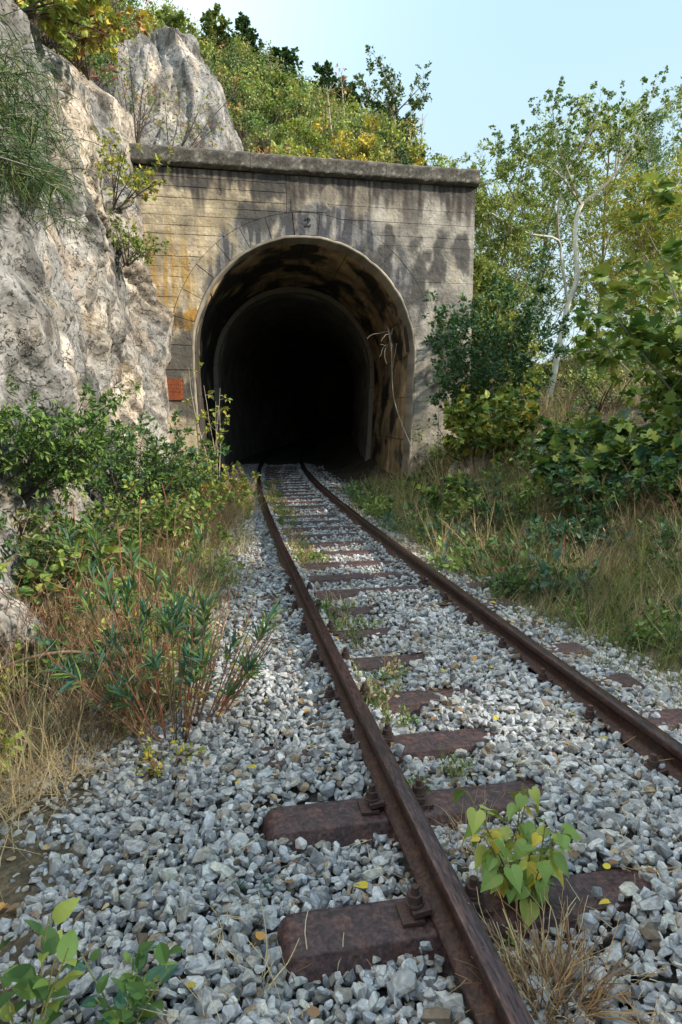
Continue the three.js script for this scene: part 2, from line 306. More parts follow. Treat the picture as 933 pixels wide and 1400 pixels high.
const faceMap = texture(1024, 1024, (u, v) => {
  const x = -1.3 + u * 6.3, y = v * 5.9, warm = sm(3.2, 0.2, x + 0.8 * fbm(x, y, 1, 3));  // left half painted warmer and lighter for the sun falling on it
  const board = 0.1 * fbm(x * 1.2, y * 26, 2, 3), cloud = 0.42 * fbm(x * 1.3, y * 1.6, 4, 5), fine = 0.12 * fbm(x * 16, y * 16, 7, 3);
  let k = 1 + board + cloud + fine, c = [lerp(0.56, 0.64, warm) * k, lerp(0.54, 0.59, warm) * k, lerp(0.51, 0.50, warm) * k];
  const mix = (t, q) => { for (let i = 0; i < 3; i++) c[i] = lerp(c[i], q[i] * (1 + fine + 0.5 * board), clamp(t)); };
  const dx = x - AX, dy = y - AY, r = Math.hypot(dx, dy), st = n2(x * 7, y * 0.35), st2 = n2(x * 16 + 5, y * 0.6);
  // iron-yellow runs on the left of the wall
  mix(sm(0.6, -0.3, x) * sm(5.0, 4.1, y) * sm(2.7, 3.1, y) * sm(-0.15, 0.6, st * 0.7 + st2 * 0.3 + 0.5 * fbm(x * 2, y, 3)) * 0.6, [0.62, 0.47, 0.22]);
  mix(spot(x, y, -0.45, 2.98, 0.4, 0.18, 66) * 0.8, [0.66, 0.47, 0.16]);
  // soot and algae licked up round the crown
  const ring = sm(2.0, 2.06, r) * sm(2.72, 2.4, r + 0.25 * fbm(x * 2, y * 2, 31)) * sm(0.15, 0.75, dy / Math.max(r, 0.1));
  mix(ring * sm(-0.35, 0.25, fbm(x * 2.4, y * 0.9, 33, 4) + 0.18 * (x > 0.6 ? 1 : -1)) * 0.92, [0.25, 0.255, 0.285]);
  mix(ring * sm(0.15, 0.42, n2(x * 6, y * 0.9)) * 0.5, [0.62, 0.61, 0.58]);
  // black runs under the cornice and down the right-hand side
  const len = 0.35 + 0.75 * clamp(0.5 + 0.6 * n2(x * 2.1, 3) + 0.3 * n2(x * 7, 9));
  mix(sm(5.5 - len, 5.5 - len * 0.4, y) * (0.55 + 0.42 * clamp(0.5 + n2(x * 9, y * 0.5))), [0.24, 0.22, 0.21]);
  for (const [cx, cy, rx, ry, q] of [[4.15, 4.0, 0.17, 0.75, 41], [3.2, 4.45, 0.1, 0.3, 42], [3.75, 3.7, 0.35, 0.9, 43], [4.55, 4.3, 0.2, 0.4, 44], [2.95, 3.9, 0.4, 0.5, 45], [0.9, 4.75, 0.5, 0.25, 46], [1.15, 5.2, 0.4, 0.25, 47], [-0.3, 5.2, 0.35, 0.15, 48], [4.3, 2.4, 0.4, 0.8, 49], [-0.5, 1.6, 0.35, 0.6, 51], [-0.6, 2.3, 0.5, 0.7, 58]]) mix(spot(x, y, cx, cy, rx, ry, q) * 0.78, [0.25, 0.245, 0.24]);
  for (const [cx, cy, rx, ry, q] of [[2.65, 5.05, 0.16, 0.35, 52], [3.35, 5.0, 0.2, 0.3, 53], [4.45, 3.95, 0.16, 0.25, 54], [2.1, 5.15, 0.2, 0.2, 55], [3.55, 3.0, 0.2, 0.5, 56], [4.2, 3.1, 0.3, 0.2, 57]]) mix(spot(x, y, cx, cy, rx, ry, q) * 0.5, [0.66, 0.62, 0.55]);
  const crk = Math.abs(fbm(x * 0.9 + 3, y * 0.9, 77, 5)); mix(sm(0.006, 0.002, crk) * sm(0, 0.2, n2(x * 0.7, y * 0.7)) * 0.8, [0.14, 0.13, 0.12]);
  return c;
}, true);
faceMap.wrapS = faceMap.wrapT = THREE.ClampToEdgeWrapping;
const formBump = texture(512, 512, (u, v) => 0.6 * vf(u, v, 4, 90, 2) + 0.4 * vf(u, v, 20, 20, 4), false);
M.face = new THREE.MeshStandardMaterial({ map: faceMap, roughness: 0.93, bumpMap: grainBump.clone(), bumpScale: 0.02 }); M.face.bumpMap.repeat.set(5, 5); M.face.bumpMap.needsUpdate = true;
M.core = new THREE.MeshStandardMaterial({ color: new THREE.Color().setRGB(0.09, 0.082, 0.07), roughness: 1 });
function worldUV(g) { const p = g.attributes.position, u = []; for (let i = 0; i < p.count; i++) u.push((p.getX(i) + 1.3) / 6.3, p.getY(i) / 5.9); g.setAttribute('uv', new THREE.Float32BufferAttribute(u, 2)); return g; }
function slab(pts, depth, front) { // polygon in the face plane with a fine arris
  const s = new THREE.Shape(pts.map(([x, y]) => new THREE.Vector2(x, y)));
  const g = new THREE.ExtrudeGeometry(s, { depth, bevelEnabled: true, bevelThickness: 0.006, bevelSize: 0.005, bevelOffset: -0.005, bevelSegments: 1, curveSegments: 4 });
  g.translate(0, 0, front - depth - 0.006); return worldUV(g);
}
R = rngOf(21);
const portal = thing('tunnel_portal', 'stained board-formed concrete tunnel portal with round arch and dark cornice', 'tunnel portal', [0, 0, ZF]);
{
  const s = new THREE.Shape([[-1.3, -0.3], [4.82, -0.3], [4.82, 5.46], [-1.3, 5.46]].map(q => new THREE.Vector2(...q))), h = [];
  for (let i = 0; i <= 60; i++) { const [x, y] = archPt(i / 60, AR + 0.14); h.push(new THREE.Vector2(x, y - (i === 0 || i === 60 ? 0.2 : 0))); }
  s.holes.push(new THREE.Path(h));
  const g = new THREE.ExtrudeGeometry(s, { depth: 0.9, bevelEnabled: false }); g.translate(0, 0, -0.935); part(g, M.core, 'wall_core', portal);
  // board courses: narrow and well marked on the left, wide and rendered over on the right
  const left = -1.28, right = 4.835, crown = AY + RO, split = AX - 0.35;
  for (const side of [-1, 1]) for (let y = -0.2; y < 5.44;) {
    let y1 = y + (side < 0 ? rr(0.135, 0.2) : pick([0.3, 0.5, 0.24, 0.62, 0.17])); if (y1 > 5.34) y1 = 5.46;
    if (side > 0 && y < 4.77 && y1 > 4.6) y1 = 4.77;
    const gap = side < 0 ? rr(0.001, 0.006) : 0.0015, b = y + gap / 2, t = y1 - gap / 2, z = side < 0 ? rr(-0.004, 0.004) : rr(-0.0015, 0.0015), N = 7, wav = () => side < 0 ? rr(-0.003, 0.003) : 0;
    y = y1; if (side < 0 && t < 3.1) continue;                              // there the bare rock stands against the arch
    const end = side < 0 ? left : right, inn = side < 0 ? split - 0.002 : split + 0.002, pts = [[end, b], [end, t]];
    const xi = yy => { const o = yy < crown ? xo(yy, side) + side * 0.006 : inn; return side < 0 ? Math.min(o, inn) : Math.max(o, inn); };
    for (let i = N; i >= 0; i--) { const yy = lerp(b, t, i / N); pts.push([xi(yy), yy]); }
    if (side > 0 && b < crown && t > crown - 0.001 && xi(b) > inn) { const p2 = [[end, b], [end, t], [inn, t]]; for (let i = 0; i <= 10; i++) { const x = lerp(inn, xi(b), i / 10), yy = AY + Math.sqrt(Math.max(0, (RO + 0.006) ** 2 - (x - AX) ** 2)); p2.push([x, Math.max(b, yy)]); } pts.length = 0; pts.push(...p2); }
    if (side < 0) { const q = []; pts.forEach((a, i) => { const c = pts[(i + 1) % pts.length]; q.push(a); if (Math.abs(c[0] - a[0]) > 0.3) for (let k = 1; k < 9; k++) q.push([lerp(a[0], c[0], (k + rr(-0.3, 0.3)) / 9), lerp(a[1], c[1], k / 9) + (R() < 0.2 ? rr(-0.008, 0.008) : rr(-0.002, 0.002))]); }); pts.length = 0; pts.push(...q); }
    if (side > 0) pts.reverse();
    part(slab(pts, 0.05, z), M.face, 'board_course', portal);
  }
  // ring of voussoirs; the lowest on each side stand square
  const cuts = [0]; for (let k = 1; k <= 4; k++) cuts.push(SJ * k / 4.6);
  for (let k = 0; k <= 15; k++) cuts.push(lerp(SJ * 1.04, 1 - SJ * 1.04, k / 15)); for (let k = 4; k >= 1; k--) cuts.push(1 - SJ * k / 4.6); cuts.push(1);
  for (let i = 0; i < cuts.length - 1; i++) {
    const e = cuts[i] > 0.5 && cuts[i] < 0.95 ? 0.00008 : 0.00035, a = cuts[i] + e, b = cuts[i + 1] - e, inn = [], out = [];
    for (let k = 0; k <= 4; k++) { const s = lerp(a, b, k / 4), q = archPt(s, AR + 0.045); inn.push(q); const jamb = s < SJ * 0.9 || s > 1 - SJ * 0.9; out.push(jamb ? [q[0] < AX ? AX - 2.54 : AX + 2.53, q[1]] : archPt(s, RO)); }
    const lowLeft = b < SJ * 1.25;
    part(slab([...inn.map(q => [q[0], q[1]]), ...out.reverse()], 0.3, lowLeft ? rr(0.012, 0.03) : rr(-0.004, 0.007)), M.face, 'voussoir', portal);
  }
  // rounded lip of the arch
  const lip = [], sec = [[0.048, -0.03], [0.048, 0.004], [0.03, 0.012], [0.008, 0.01], [0, -0.002], [0, -0.4]], n = 90, ix = [];
  for (let i = 0; i <= n; i++) { const s = i / n, w = 0.012 * n2(s * 30, 3); for (const [dr, dz] of sec) { const [x, y] = archPt(s, AR + dr + w * 0.5); lip.push(x, y, dz + w); } }
  for (let i = 0; i < n; i++) for (let k = 0; k < 5; k++) { const a = i * 6 + k, b = a + 6; ix.push(a, b, a + 1, a + 1, b, b + 1); }
  const lg = new THREE.BufferGeometry(); lg.setAttribute('position', new THREE.Float32BufferAttribute(lip, 3)); lg.setIndex(ix); lg.computeVertexNormals();
  part(worldUV(lg), M.lip = new THREE.MeshStandardMaterial({ color: new THREE.Color().setRGB(0.46, 0.41, 0.33), roughness: 0.95, map: grain }), 'arch_lip', portal);
  // number plaque over the crown
  part(slab([[1.42, 4.87], [2.06, 4.87], [2.06, 5.08], [1.42, 5.08]], 0.04, 0.009), M.face, 'plaque', portal);
  const font = await new FontLoader().loadAsync('fonts/droid/droid_serif_bold.typeface.json');
  const tg = new TextGeometry('2', { font, size: 0.15, depth: 0.012, curveSegments: 5 }); tg.translate(1.66, 4.62, 0.006);
  part(tg, new THREE.MeshStandardMaterial({ color: new THREE.Color().setRGB(0.03, 0.03, 0.032), roughness: 0.9 }), 'number', portal);
  // cornice in three lengths
  M.cornice = new THREE.MeshStandardMaterial({ vertexColors: true, roughness: 0.96, map: grain, bumpMap: grainBump, bumpScale: 0.02 });
  for (const [a, b, dy] of [[-1.26, 0.72, 0.012], [0.726, 3.1, 0], [3.106, 4.87, -0.006]]) {
    const g = new THREE.BoxGeometry(b - a, 0.29, 0.62, Math.round((b - a) * 22), 8, 10), p = g.attributes.position, c = [], u = [];
    for (let i = 0; i < p.count; i++) {
      let x = p.getX(i) + (a + b) / 2, yy = p.getY(i) + 5.615 + dy, z = p.getZ(i) - 0.19;
      const ex = Math.abs(p.getY(i)) > 0.14 && p.getZ(i) > 0.3, w = 0.012 * fbm(x * 5, yy * 5, z * 5) + (ex ? -0.02 - 0.03 * Math.max(0, fbm(x * 4, yy, 9)) : 0);
      p.setXYZ(i, x + (b > 4 && p.getX(i) > (b - a) / 2 - 0.001 ? 0.02 * fbm(yy * 6, z * 6, 1) : 0), yy + w * Math.sign(p.getY(i)), z + w);
      const k = clamp(0.55 + 0.7 * fbm(x * 2.5, yy * 6, z * 2, 4)), sp = sm(0.28, 0.4, fbm(x * 9, yy * 9, z * 9 + 4, 3));
      c.push(lerp(0.10, 0.25, k) + 0.25 * sp, lerp(0.094, 0.225, k) + 0.24 * sp, lerp(0.086, 0.19, k) + 0.2 * sp); u.push(x * 1.2, (yy + z) * 1.2);
    }
    g.setAttribute('color', new THREE.Float32BufferAttribute(c, 3)); g.setAttribute('uv', new THREE.Float32BufferAttribute(u, 2)); g.computeVertexNormals(); part(g, M.cornice, 'cornice', portal);
  }
}
// ---------------------------------------------------------------- tunnel behind it
const bend = d => tx(ZF - d) - tx(ZF);
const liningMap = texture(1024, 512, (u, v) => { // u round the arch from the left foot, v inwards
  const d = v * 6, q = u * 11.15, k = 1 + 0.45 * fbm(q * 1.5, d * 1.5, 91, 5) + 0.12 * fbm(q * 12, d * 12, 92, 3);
  let c = [0.64 * k, 0.55 * k, 0.42 * k]; const so = sm(-0.15, 0.3, fbm(q * 0.9, d * 0.7, 95, 5) + 0.45 * sm(0.58, 0.3, u) + 0.02 * d - 0.1);  // soot patches, heavier on the left, plus a slight darkening inwards
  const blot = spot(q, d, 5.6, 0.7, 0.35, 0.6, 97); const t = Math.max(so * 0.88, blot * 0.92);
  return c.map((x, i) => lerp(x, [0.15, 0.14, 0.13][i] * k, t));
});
liningMap.wrapS = liningMap.wrapT = THREE.ClampToEdgeWrapping;
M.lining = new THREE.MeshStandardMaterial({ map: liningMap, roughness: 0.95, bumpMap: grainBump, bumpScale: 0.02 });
M.soot = new THREE.MeshStandardMaterial({ vertexColors: true, roughness: 0.95, bumpMap: grainBump, bumpScale: 0.03 });
function archPatch(s0, s1, d0, d1, r, th) { // one curved lining panel
  const p = [], u = [], ix = [], n = 4;
  for (let k = 0; k <= n; k++) { const s = lerp(s0, s1, k / n); for (const [rad, d] of [[r, d0], [r, d1], [r + th, d0], [r + th, d1]]) { const [x, y] = archPt(s, rad); p.push(x + bend(d), y, -d); u.push(s, d / 6); } }
  for (let k = 0; k < n; k++) { const a = k * 4, b = a + 4; ix.push(a, a + 1, b, b, a + 1, b + 1, a, b, a + 2, a + 2, b, b + 2, a + 1, a + 3, b + 1, b + 1, a + 3, b + 3); }
  ix.push(0, 2, 1, 1, 2, 3); const e = n * 4; ix.push(e, e + 1, e + 2, e + 2, e + 1, e + 3);
  const g = new THREE.BufferGeometry(); g.setAttribute('position', new THREE.Float32BufferAttribute(p, 3)); g.setAttribute('uv', new THREE.Float32BufferAttribute(u, 2)); g.setIndex(ix); const f = g.toNonIndexed(); f.computeVertexNormals(); return f;
}
const tunnel = thing('tunnel_lining', 'soot-blackened arched tunnel lining of concrete panels running into darkness', 'tunnel', [0, 0, ZF]);
{
  const ds = [0.4, 1.15, 1.95, 2.8, 3.7, 4.6], cut = [0, 0.075, 0.15, 0.22]; for (let k = 0; k <= 12; k++) cut.push(lerp(SJ * 1.02 + 0.06, 1 - SJ * 1.02 - 0.06, k / 12)); cut.push(0.78, 0.85, 0.925, 1); cut.sort((a, b) => a - b);
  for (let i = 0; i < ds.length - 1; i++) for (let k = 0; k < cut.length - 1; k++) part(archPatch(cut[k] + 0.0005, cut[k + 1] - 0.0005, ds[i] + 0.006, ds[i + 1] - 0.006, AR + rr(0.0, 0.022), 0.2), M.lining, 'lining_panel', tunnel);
  for (let k = 0; k < 22; k++) part(archPatch(k / 22 + 0.0006, (k + 1) / 22 - 0.0006, 4.62, 4.95, AR - 0.1 + rr(-0.01, 0.01), 0.5), M.ringStone ??= new THREE.MeshStandardMaterial({ color: new THREE.Color().setRGB(0.32, 0.29, 0.24), roughness: 0.95, bumpMap: grainBump, bumpScale: 0.02 }), 'ring_stone', tunnel);
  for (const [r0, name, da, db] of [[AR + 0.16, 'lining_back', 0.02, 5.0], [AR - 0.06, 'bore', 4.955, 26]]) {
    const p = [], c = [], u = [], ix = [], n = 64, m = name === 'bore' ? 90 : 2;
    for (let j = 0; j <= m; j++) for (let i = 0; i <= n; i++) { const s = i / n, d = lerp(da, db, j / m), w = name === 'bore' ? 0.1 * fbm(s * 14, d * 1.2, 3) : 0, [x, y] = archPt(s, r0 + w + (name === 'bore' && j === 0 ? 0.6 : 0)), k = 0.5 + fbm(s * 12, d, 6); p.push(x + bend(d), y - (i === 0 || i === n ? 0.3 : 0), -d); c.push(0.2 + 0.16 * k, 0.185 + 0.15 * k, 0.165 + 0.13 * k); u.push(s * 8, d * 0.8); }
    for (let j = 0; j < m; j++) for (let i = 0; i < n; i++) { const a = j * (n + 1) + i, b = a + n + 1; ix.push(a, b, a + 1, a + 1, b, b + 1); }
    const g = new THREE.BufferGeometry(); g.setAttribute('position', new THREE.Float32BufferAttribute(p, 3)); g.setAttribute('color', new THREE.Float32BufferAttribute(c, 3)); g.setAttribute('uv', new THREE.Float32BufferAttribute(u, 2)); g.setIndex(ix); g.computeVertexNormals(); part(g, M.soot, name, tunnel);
  }
  const cap = new THREE.Shape(Array.from({ length: 41 }, (_, i) => { const [x, y] = archPt(i / 40, AR + 0.3); return new THREE.Vector2(x + bend(25.5), y); })); const cg = new THREE.ExtrudeGeometry(cap, { depth: 0.3, bevelEnabled: false }); cg.translate(0, -0.2, -25.8); part(cg, new THREE.MeshStandardMaterial({ color: new THREE.Color().setRGB(0.28, 0.26, 0.23), roughness: 1 }), 'added_end_cap', tunnel);  // added cap closes the bore and keeps daylight out
  // timber plank, and dark lumps standing in for holes on the right-hand reveal
  const pl = new THREE.BoxGeometry(0.05, 0.72, 0.16, 1, 6, 2); pl.rotateZ(0.13); pl.translate(AX + AR - 0.045, 2.88, -0.33); part(pl, new THREE.MeshStandardMaterial({ color: new THREE.Color().setRGB(0.045, 0.038, 0.035), roughness: 0.9, bumpMap: formBump, bumpScale: 0.01 }), 'plank', tunnel);
  for (const [s, d, r] of [[0.672, 0.62, 0.05], [0.69, 0.58, 0.055], [0.705, 0.62, 0.05], [0.72, 0.55, 0.07], [0.735, 0.63, 0.045], [0.7, 0.75, 0.04]]) { const [x, y] = archPt(s, AR - 0.005), g = new THREE.IcosahedronGeometry(r, 1); g.scale(0.3, 1.2, 0.8); g.rotateZ(0.2); g.translate(x, y, -d); part(g, M.core, 'dark_lump', tunnel); }
}
// rust-red plate on the left jamb
{
  const sg = thing('metal_sign', 'small rust-red metal plate with faded lettering on the left jamb', 'sign', [-0.7, 1.575, ZF + 0.04]);
  const c = document.createElement('canvas'); c.width = c.height = 256; const q = c.getContext('2d'), r = rngOf(5);
  q.fillStyle = '#83431f'; q.fillRect(0, 0, 256, 256);
  for (let i = 0; i < 900; i++) { q.fillStyle = ['rgba(176,92,38,.28)', 'rgba(56,26,16,.34)', 'rgba(120,50,20,.3)', 'rgba(60,30,25,.2)'][Math.floor(r() * 4)]; q.fillRect(r() * 256, r() * 256, 3 + r() * 22, 2 + r() * 9); }
  q.fillStyle = 'rgba(40,18,12,.6)'; for (const y of [62, 108, 150]) for (let x = 44; x < 205; x += 12 + r() * 10) q.fillRect(x, y + r() * 4, 5 + r() * 9, 12 + r() * 8);
  q.fillStyle = 'rgba(190,170,165,.4)'; for (let i = 0; i < 60; i++) { q.fillRect(38 + r() * 8, r() * 256, 3, 9); q.fillRect(226 + r() * 6, r() * 256, 2, 12); }
  const ct = new THREE.CanvasTexture(c); ct.colorSpace = THREE.SRGBColorSpace;
  const g = new THREE.BoxGeometry(0.36, 0.37, 0.008); g.translate(0, 0.19, 0); part(g, new THREE.MeshStandardMaterial({ map: ct, roughness: 0.8, metalness: 0.1 }), 'plate', sg);
  for (const [x, y] of [[-0.16, 0.03], [0.16, 0.03], [-0.16, 0.35], [0.16, 0.35]]) { const b = new THREE.CylinderGeometry(0.008, 0.009, 0.012, 8); b.rotateX(Math.PI / 2); b.translate(x, y, 0.008); part(b, M.rust, 'bolt', sg); }
}

// ---------------------------------------------------------------- track
function rail(off, name, label) {
  const half = [[0, 0.12], [0.014, 0.1195], [0.023, 0.1175], [0.0265, 0.111], [0.026, 0.094], [0.022, 0.089], [0.009, 0.082], [0.0065, 0.07], [0.0065, 0.04], [0.012, 0.028], [0.028, 0.02], [0.044, 0.016], [0.046, 0.008], [0.044, 0.005]];
  const prof = [...half.map(([x, y]) => [-x, y]).reverse(), ...half.slice(1)], p = [], u = [], ix = [], zs = []; for (let z = 1.6; z > -34; z -= 0.25) zs.push(z);
  let len = prof.map((q, i) => i ? Math.hypot(q[0] - prof[i - 1][0], q[1] - prof[i - 1][1]) : 0); for (let i = 1; i < len.length; i++) len[i] += len[i - 1];
  for (const z of zs) for (let i = 0; i < prof.length; i++) { p.push(tx(z) + off + prof[i][0], prof[i][1] + 0.004 * n2(z * 0.4, off), z); u.push(len[i] * 2.2, z * 1.9); }
  const n = prof.length; for (let j = 0; j < zs.length - 1; j++) for (let i = 0; i < n - 1; i++) { const a = j * n + i, b = a + n; ix.push(a, a + 1, b, b, a + 1, b + 1); }
  const g = new THREE.BufferGeometry(); g.setAttribute('position', new THREE.Float32BufferAttribute(p, 3)); g.setAttribute('uv', new THREE.Float32BufferAttribute(u, 2)); g.setIndex(ix); g.computeVertexNormals();
  const q = [], uq = [], iq = [], cap = [[-0.023, 0.1186], [-0.014, 0.1208], [0, 0.1213], [0.014, 0.1208], [0.023, 0.1186]];
  for (const z of zs) cap.forEach(([x, y]) => { q.push(tx(z) + off + x, y + 0.004 * n2(z * 0.4, off), z); uq.push(x * 4, z * 0.5); });
  for (let j = 0; j < zs.length - 1; j++) for (let i = 0; i < 4; i++) { const a = j * 5 + i, b = a + 5; iq.push(a, a + 1, b, b, a + 1, b + 1); }
  const hg = new THREE.BufferGeometry(); hg.setAttribute('position', new THREE.Float32BufferAttribute(q, 3)); hg.setAttribute('uv', new THREE.Float32BufferAttribute(uq, 2)); hg.setIndex(iq); hg.computeVertexNormals();
  const body = tag(top(new THREE.Mesh(g, M.rail ??= new THREE.MeshStandardMaterial({ map: rustMap, color: new THREE.Color().setRGB(0.62, 0.50, 0.46), roughness: 0.6, metalness: 0.15, bumpMap: rustBump, bumpScale: 0.0018 })), name), label, 'rail');
  part(hg, M.railTop ??= new THREE.MeshStandardMaterial({ map: rustMap, color: new THREE.Color().setRGB(0.9, 0.86, 0.9), roughness: 0.27, metalness: 0.5, bumpMap: rustBump, bumpScale: 0.0005 }), 'running_surface', body);
}
rail(0, 'rail', 'left-hand rusty brown steel rail running into the tunnel from the lower edge');
rail(1.06, 'rail', 'right-hand rusty brown steel rail, grass along its outer side');
const sleeperZ = [-1.03, -1.51, -2.0, -2.42, -2.84, -3.31, -3.79, -4.26]; while (sleeperZ[sleeperZ.length - 1] > -17) sleeperZ.push(sleeperZ[sleeperZ.length - 1] - 0.475);
function sleeperGeo() {
  const half = [[0, 0.0], [0.062, -0.0006], [0.069, -0.003], [0.074, -0.01], [0.098, -0.072], [0.112, -0.08]], prof = [...half.map(([x, y]) => [-x, y]).reverse(), ...half.slice(1)], n = prof.length, arc = [0]; for (let i = 1; i < n; i++) arc.push(arc[i - 1] + Math.hypot(prof[i][0] - prof[i - 1][0], prof[i][1] - prof[i - 1][1]));
  const xs = [-0.985, -0.98, -0.972, -0.96, -0.945, -0.925, -0.5, 0, 0.5, 0.925, 0.945, 0.96, 0.972, 0.98, 0.985], p = [], u = [], ix = [];
  xs.forEach((x, i) => { const e = Math.max(0, Math.abs(x) - 0.93) / 0.055, dy = -0.085 * e * e * e, k = 1 - 0.05 * e; prof.forEach(([a, y], k2) => { p.push(x, y + dy + 0.003 * n2(x * 6, a * 30), a * k); u.push(x * 1.7 + dy * 1.7, arc[k2] * 1.7); }); });
  for (let j = 0; j < xs.length - 1; j++) for (let i = 0; i < n - 1; i++) { const a = j * n + i, b = a + n; ix.push(a, a + 1, b, b, a + 1, b + 1); }
  for (const j of [0, xs.length - 1]) for (let i = 1; i < n - 1; i++) ix.push(j * n, j * n + i, j * n + i + 1);
  const g = new THREE.BufferGeometry(); g.setAttribute('position', new THREE.Float32BufferAttribute(p, 3)); g.setAttribute('uv', new THREE.Float32BufferAttribute(u, 2)); g.setIndex(ix); g.computeVertexNormals(); return g;
}
const ORD = ['first', 'second', 'third', 'fourth', 'fifth', 'sixth', 'seventh', 'eighth', 'ninth', 'tenth', 'eleventh', 'twelfth', 'thirteenth', 'fourteenth', 'fifteenth', 'sixteenth', 'seventeenth', 'eighteenth', 'nineteenth', 'twentieth']; for (const t of ['twenty', 'thirty']) ORD.push(...ORD.slice(0, 9).map(q => t + '-' + q), t === 'twenty' ? 'thirtieth' : 'fortieth');
{
  const sg = sleeperGeo(), clipG = new THREE.BoxGeometry(0.05, 0.014, 0.07), padG = new THREE.BoxGeometry(0.06, 0.01, 0.08); clipG.rotateZ(0.15);
  const boltG = new THREE.CylinderGeometry(0.011, 0.011, 0.05, 10), nutG = new THREE.CylinderGeometry(0.021, 0.021, 0.022, 6), washG = new THREE.CylinderGeometry(0.025, 0.026, 0.006, 14);
  M.sleeper = new THREE.MeshStandardMaterial({ map: rustMap, color: new THREE.Color().setRGB(0.84, 0.76, 0.84), roughness: 0.58, metalness: 0.08, bumpMap: rustBump, bumpScale: 0.0025 });
  sleeperZ.forEach((z, i) => {
    const lab = i === 0 ? 'rusty steel sleeper at the very bottom edge, almost wholly under the stones' : i === 1 ? 'rusty steel sleeper with bare left end nearest the camera, behind the dry grass clump' : i === 2 ? 'rusty steel sleeper with bare left end, behind the heart-leaved seedling' : `rusty steel sleeper, ${ORD[i - 3]} beyond the one behind the heart-leaved seedling`;
    const g = thing('sleeper', lab, 'sleeper', [xc(z), 0, z], heading(z), 'steel sleepers of the track');
    part(sg, M.sleeper, 'trough', g);
    if (i < 9) for (const s of [-1, 1]) for (const o of [-1, 1]) {
      const x = s * 0.53 + o * 0.082, c = part(clipG, M.rust, 'rail_clip', g); c.position.set(x - o * 0.012, 0.028, 0); c.rotation.y = o > 0 ? Math.PI : 0;
      const pad = part(padG, M.rust, 'base_plate', g); pad.position.set(x + o * 0.012, 0.006, 0);
      const b = part(boltG, M.rust, 'bolt', g); b.position.set(x, 0.06, 0);
      const nn = part(nutG, M.rust, 'nut', b); nn.position.y = -0.008; nn.rotation.y = R() * 3; const w = part(washG, M.rust, 'washer', b); w.position.y = -0.022;
    }
  });
}
// ballast: a bed sheet, its stones
R = rngOf(31);
const bed = (x, z) => {
  const u = x - xc(z); let b;
  if (u > -0.5 && u < 0.5) b = lerp(-0.035, z < -4.6 ? -0.02 : 0.02, sm(-0.25, 0.0, u) );
  else if (u <= -0.5) b = u < -1.02 ? lerp(0.0, -0.12, sm(-1.0, -1.9, u)) : lerp(-0.04, 0.006, sm(-2.12, -2.22, z));
  else b = lerp(-0.005, -0.09, sm(0.7, 1.4, u));
  const byRail = Math.max(sm(0.16, 0.08, Math.abs(u - 0.53)), z < -2.3 ? sm(0.16, 0.08, Math.abs(u + 0.53)) : 0); b = lerp(b, Math.max(b, 0.02), byRail);
  return b + 0.014 * n2(x * 2.2, z * 2.2);
};
const bedMesh = setting(new THREE.Mesh(sheet(steps(0, 0, [[-2.4, 3.2, 0.1]]), steps(0, 0, [[-30, -13, 0.3], [-13, 1.4, 0.1]]).map(z => z), (x, z) => bed(x + (xc(z) - xc(0)), z) - 0.05, (x, z) => { const k = 0.8 + 0.5 * fbm(x * 8, z * 8, 4); return [0.17 * k, 0.155 * k, 0.135 * k]; }, 0.5), M.soil), 'ballast_bed');
{ // shear the sheet along the curve of the track
  const p = bedMesh.geometry.attributes.position; for (let i = 0; i < p.count; i++) p.setX(i, p.getX(i) + xc(p.getZ(i)) - xc(0)); bedMesh.geometry.computeVertexNormals();
}
const stoneG = [];
for (let v = 0; v < 14; v++) {
  const pts = [], ax = V(rr(0.85, 1.4), rr(0.45, 0.9), rr(0.7, 1.1)); for (let i = 0; i < (v % 3 ? 22 : 14); i++) { const d = rdir(), m = Math.pow(Math.abs(d.x) ** 3 + Math.abs(d.y) ** 3 + Math.abs(d.z) ** 3, -1 / 3) * rr(0.86, 0.98); pts.push(V(d.x * ax.x * m, d.y * ax.y * m, d.z * ax.z * m)); }
  const g = new ConvexGeometry(pts), p = g.attributes.position, u = []; for (let i = 0; i < p.count; i++) u.push(p.getX(i) * 0.06 + p.getY(i) * 0.05 + v * 0.13, p.getZ(i) * 0.06 - p.getY(i) * 0.04); g.setAttribute('uv', new THREE.Float32BufferAttribute(u, 2)); stoneG.push(g);
}
